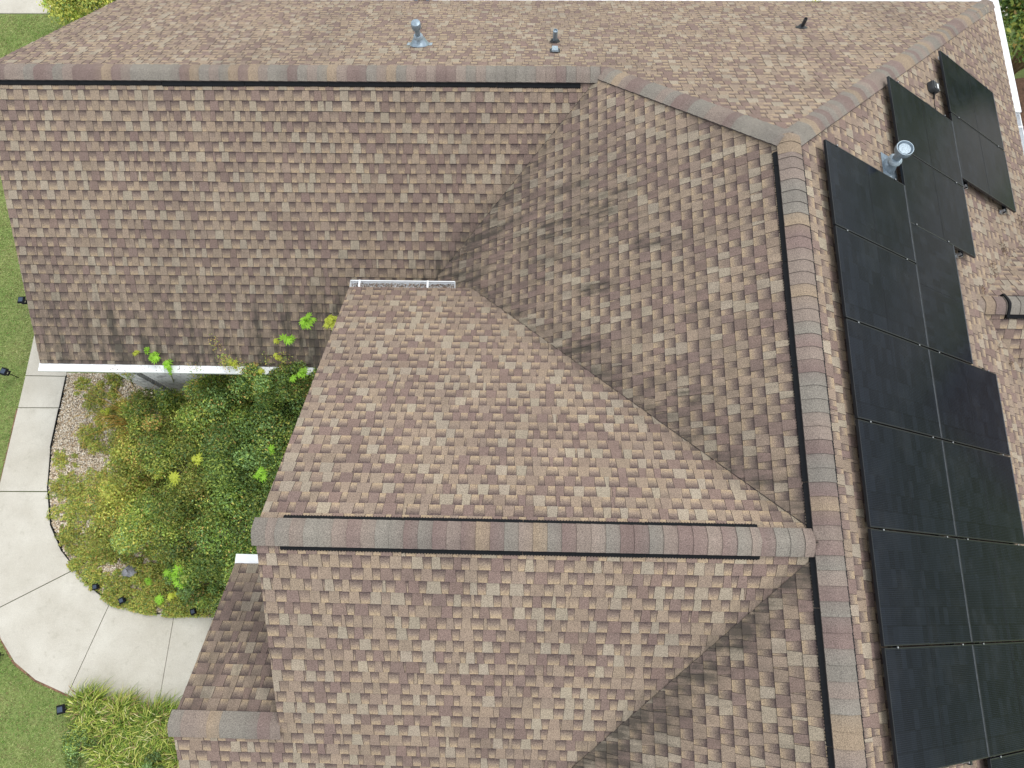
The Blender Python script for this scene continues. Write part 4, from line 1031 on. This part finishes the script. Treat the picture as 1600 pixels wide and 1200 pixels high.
# ornamental grasses
def grass_clump(px, py, R_, n, label, h=.5, seedv=0):
    c = at(px, py, .15); r2 = np.random.default_rng(seedv); root = empty('ornamental_grass', (c.x, c.y, .01), 0, label, 'ornamental grass', 'variegated grass clumps beside the porch')
    V_ = []; F = []; Cc = []
    ctr = r2.uniform(-.5, .5, (7, 2))*R_*.9; lean = r2.uniform(0, 2*math.pi, 7)
    for i in range(n):
        g_ = r2.integers(0, 7); a = lean[g_]+r2.normal()*1.3; ll = R_*r2.uniform(.35, .85); hh = h*r2.uniform(.4, 1.15); d = np.array((math.cos(a), math.sin(a), 0)); s_ = np.array((-d[1], d[0], 0))
        cur = r2.normal()*.35; wd = r2.uniform(.006, .012); st = np.array((ctr[g_][0], ctr[g_][1], 0))+r2.normal(size=3)*np.array((.05, .05, 0))
        col = [np.array((.42, .52, .09)), np.array((.62, .64, .17)), np.array((.16, .26, .04)), np.array((.75, .72, .35)), np.array((.42, .30, .15))][r2.choice(5, p=(.30, .18, .38, .07, .07))]*r2.uniform(.7, 1.2)
        k0 = len(V_)
        for j in range(5):
            u = j/4; p = st+d*ll*u**1.1+s_*cur*ll*u*u+np.array((0, 0, hh*(1.5*u-1.15*u*u*u) if u < .85 else hh*(1.5*u-1.15*u*u*u))); w_ = wd*(1-u**2*.9)
            V_ += [p-s_*w_, p+s_*w_]; Cc += [(*(col*(.75+.35*u)), 1)]*2
        F += [(k0+2*j, k0+2*j+1, k0+2*j+3, k0+2*j+2) for j in range(4)]
    me = bpy.data.meshes.new('blades'); me.from_pydata([tuple(v) for v in V_], [], F); me.materials.append(M['blade'])
    at_ = me.attributes.new('tone', 'FLOAT_COLOR', 'POINT'); at_.data.foreach_set('color', np.array(Cc, dtype=np.float32).ravel())
    o = bpy.data.objects.new('blades', me); C.objects.link(o); o.parent = root
grass_clump(145, 1120, .52, 1530, 'grass clump at the upper left, its tips spilling onto the path', seedv=1)
grass_clump(195, 1118, .48, 1360, 'grass clump second along the path edge', seedv=2)
grass_clump(250, 1125, .52, 1360, 'grass clump tucked against the porch roof corner', seedv=3)
grass_clump(165, 1178, .52, 1445, 'grass clump at the lower left with brown dead centre', seedv=4)
grass_clump(235, 1180, .60, 1700, 'large grass clump at the bottom edge in the middle', seedv=5)
grass_clump(285, 1170, .55, 1190, 'grass clump mostly hidden under the porch roof edge', seedv=6)
shrub(240, 1198, .30, .28, .2, .15, 1800, (0, 1, 0, 2, 0, 0, 5), 'small blue green leafy plant between the grasses at the bottom edge', size=.03, lumps=8, seedv=40, group='low plants by the grasses')
shrub(130, 1160, .18, .4, .4, .14, 4000, (1, 3, 1, 1, 0, 0, 4), 'soft green weedy plant left of the grasses', size=.02, lumps=12, seedv=41, group='low plants by the grasses')

# path lights
def path_light(px, py, label, h=.46, tilt=0):
    """(px,py) is where its foot meets the ground"""
    c = at(px, py, 0); root = empty('path_light', c, random.uniform(-.3, .5), label, 'path light', 'black solar lights along the path')
    root.rotation_euler[0] = tilt; root.scale = (.72,)*3 if h < .4 and px > 100 else (1,)*3
    mb = MB(); mb.box((-.008, -.008, 0), (.008, .008, h-.13)); mb.build('stake', M['black'], root)
    mb = MB(); w_ = .052
    mb.box((-w_, -w_, h-.14), (w_, w_, h-.125))
    for a in (-1, 1):
        for b in (-1, 1): mb.box((a*w_-.006 if a > 0 else a*w_, b*w_-.006 if b > 0 else b*w_, h-.125), (a*w_ if a > 0 else a*w_+.006, b*w_ if b > 0 else b*w_+.006, h-.03))
    mb.build('cage', M['black'], root)
    mb = MB(); mb.lathe([(.028, h-.125), (.034, h-.08), (.03, h-.03)], 12); mb.build('lens', M['lens'], root, smooth=True)
    mb = MB(); mb.add([(-.078, -.078, h-.03), (.078, -.078, h-.03), (.078, .078, h-.03), (-.078, .078, h-.03), (-.055, -.055, h), (.055, -.055, h), (.055, .055, h), (-.055, .055, h)], [(3, 2, 1, 0), (4, 5, 6, 7), (0, 1, 5, 4), (1, 2, 6, 5), (2, 3, 7, 6), (3, 0, 4, 7)]); mb.build('cap', M['black'], root)
    mb = MB(); mb.box((-.045, -.045, h), (.045, .045, h+.003)); mb.build('solar_cell', M['solar'], root)
path_light(29, 590, 'path light on the lawn at the left edge, left of the concrete path')
path_light(55, 481, 'path light on the lawn close to the left roof edge, highest of all')
path_light(158, 917, 'path light at the bed edge on the tight bend of the path', .3)
path_light(200, 938, 'path light lying low in the weeds right of the bend', .34)
path_light(309, 955, 'path light at the bed edge nearest the porch roof', .3)
path_light(116, 1103, 'path light on the lawn just left of the ornamental grasses', .42)
path_light(6, 1023, 'path light at the left edge below the curving path', .3)

# rock
c = at(202, 893, .1); mb = MB(); r2 = np.random.default_rng(5); seg, rg = 14, 8; vs = []
for i in range(rg+1):
    for j in range(seg):
        th = math.pi*i/rg; ph = 2*math.pi*j/seg; rr = 1+.16*math.sin(3*ph+i)+.1*math.cos(5*ph+2*i)+r2.uniform(-.05, .05)
        vs.append((.15*rr*math.sin(th)*math.cos(ph), .12*rr*math.sin(th)*math.sin(ph), .09*rr*math.cos(th)+.07))
mb.add(vs, [(i*seg+j, i*seg+(j+1) % seg, (i+1)*seg+(j+1) % seg, (i+1)*seg+j) for i in range(rg) for j in range(seg)])
o = mb.build('rock', M['rock'], smooth=True); o.location = (c.x, c.y, .0); tag(o, 'mottled grey rock lying on the chips left of the bright saplings', 'rock')

# lawn blades (visible strips only)
def blades(poly, n, name, label):
    X = rng.uniform(min(p[0] for p in poly), max(p[0] for p in poly), n); Y = rng.uniform(min(p[1] for p in poly), max(p[1] for p in poly), n)
    k = inside(poly, X, Y); X, Y = X[k], Y[k]; n = len(X)
    patch = np.sin(X*1.9+np.sin(Y*1.3)*2)*np.sin(Y*2.3+np.cos(X*1.1)*2)+.5*np.sin(X*7.1+Y*3.3)*np.sin(Y*6.3-X*2.2)
    t = np.clip(.5+.33*patch+rng.normal(size=n)*.25, 0, 1)[:, None]
    col = np.array((.19, .335, .075))*(1-t)+np.array((.48, .49, .22))*t
    br = rng.uniform(size=(n, 1)) < .10; col = np.where(br, np.array((.26, .20, .10)), col)*rng.uniform(.65, 1.35, (n, 1))
    o = quads(name, np.stack([X, Y, rng.uniform(.008, .03, n)], 1), rng.normal(size=(n, 3))*.9+np.array((0, 0, .7)), rng.uniform(.014, .032, n), col, M['blade'], None, .22)
    return tag(o, label, 'grass', kind='stuff')
op = [tuple(p) for p in outp]
blades([(-16.5, 13.1), (-10.39, 13.1), op[0], op[1], op[2], op[3], op[4], (-10.9, -.3), (-11.2, -.4), (-16.5, -.0)], 210000, 'lawn_grass', 'green and straw mottled lawn left of the concrete path and beyond the gable')
blades([op[4], op[5], op[6], op[7], op[8], tuple(at(112, 1096).xy), tuple(at(130, 1150).xy), tuple(at(170, 1200).xy), tuple(at(150, 1260).xy), (-14.5, -4.6), (-16.5, -.0), (-11.2, -.4), (-10.9, -.3)], 110000, 'lawn_grass', 'paler lawn below the curving path in the bottom left corner')

# far corner planting
shrub(0, 0, .8, .9, .8, .6, 13000, (1, 3, 3, .5, 3, 0, 1), 'bright green and yellow bush beside the driveway in the top left corner', seedv=21, pos=(at(142, 4, .6).x, at(142, 4, .6).y, 0), group='bushes near the driveway', size=.035, tone=1.5)
shrub(0, 0, .7, .8, .7, .5, 9000, W_DK, 'darker bush behind the top left rake edge', seedv=22, pos=(at(205, -12, .6).x, at(205, -12, .6).y, 0), group='bushes near the driveway', size=.035)
def tree(pos, R_, h, n, label, wts, seedv, size=.05):
    root = shrub(0, 0, h, R_, R_, R_*.8, n, wts, label, seedv=seedv, pos=(pos[0], pos[1], 0), name='tree', cat='tree', group='trees beside the right wing', size=size, lumps=40)
    mb = MB(); mb.tube([(0, 0, 0), (.05, .02, h*.5), (0, 0, h)], .12, .06, 8); mb.build('trunk', M['stem'], root, smooth=True)
tree((10.6, 11.3), 1.3, 2.1, 22000, 'dark green tree at the top right corner outside the white gutter', W_DK, 31)
tree((12.2, 12.6), 1.5, 2.6, 16000, 'olive tree further out behind the top right corner', W_OL, 32)
shrub(0, 0, .5, .7, .9, .45, 9000, W_DK, 'low dark hedge plant on the mulch along the right gutter', seedv=33, pos=(10.3, 8.0, 0), group='plants beside the right wing', size=.035)
# little weeds in the north gutter and litter in the east valleys
for (px, py, nn, lb) in ((1272, 3, 120, 'small green sprig poking over the top gutter'),):
    p = at(px, py, ze1+.05); root = empty('weed', p, 0, lb, 'weed')
    P = rng.normal(size=(nn, 3))*np.array((.09, .04, .05)); quads('foliage', P, rng.normal(size=(nn, 3)), .018, leafcol(nn, (1, 3, 3, 0, 2, 0, 1))*1.3, M['leaf'], root)
for (px, py, r_, nn) in ((1568, 388, .07, 160), (1552, 420, .06, 120), (1594, 347, .08, 140), (1535, 452, .04, 50), (1560, 540, .04, 40), (1579, 568, .05, 60)):
    P, t, s = on_slope(SE, px, py, .02); P = Vector(P)
    o = me_litter('leaf_litter', None, lambda k: Vector((rng.normal()*r_, rng.normal()*r_, abs(rng.normal())*.012+.0)), nn, .011)
    Pz = []
    o.location = P; o.rotation_euler = (0, math.atan(mE), 0)
    tag(o, 'dry brown leaf litter caught in the valley of the right-hand wing', 'leaf litter', 'litter in the right valleys')
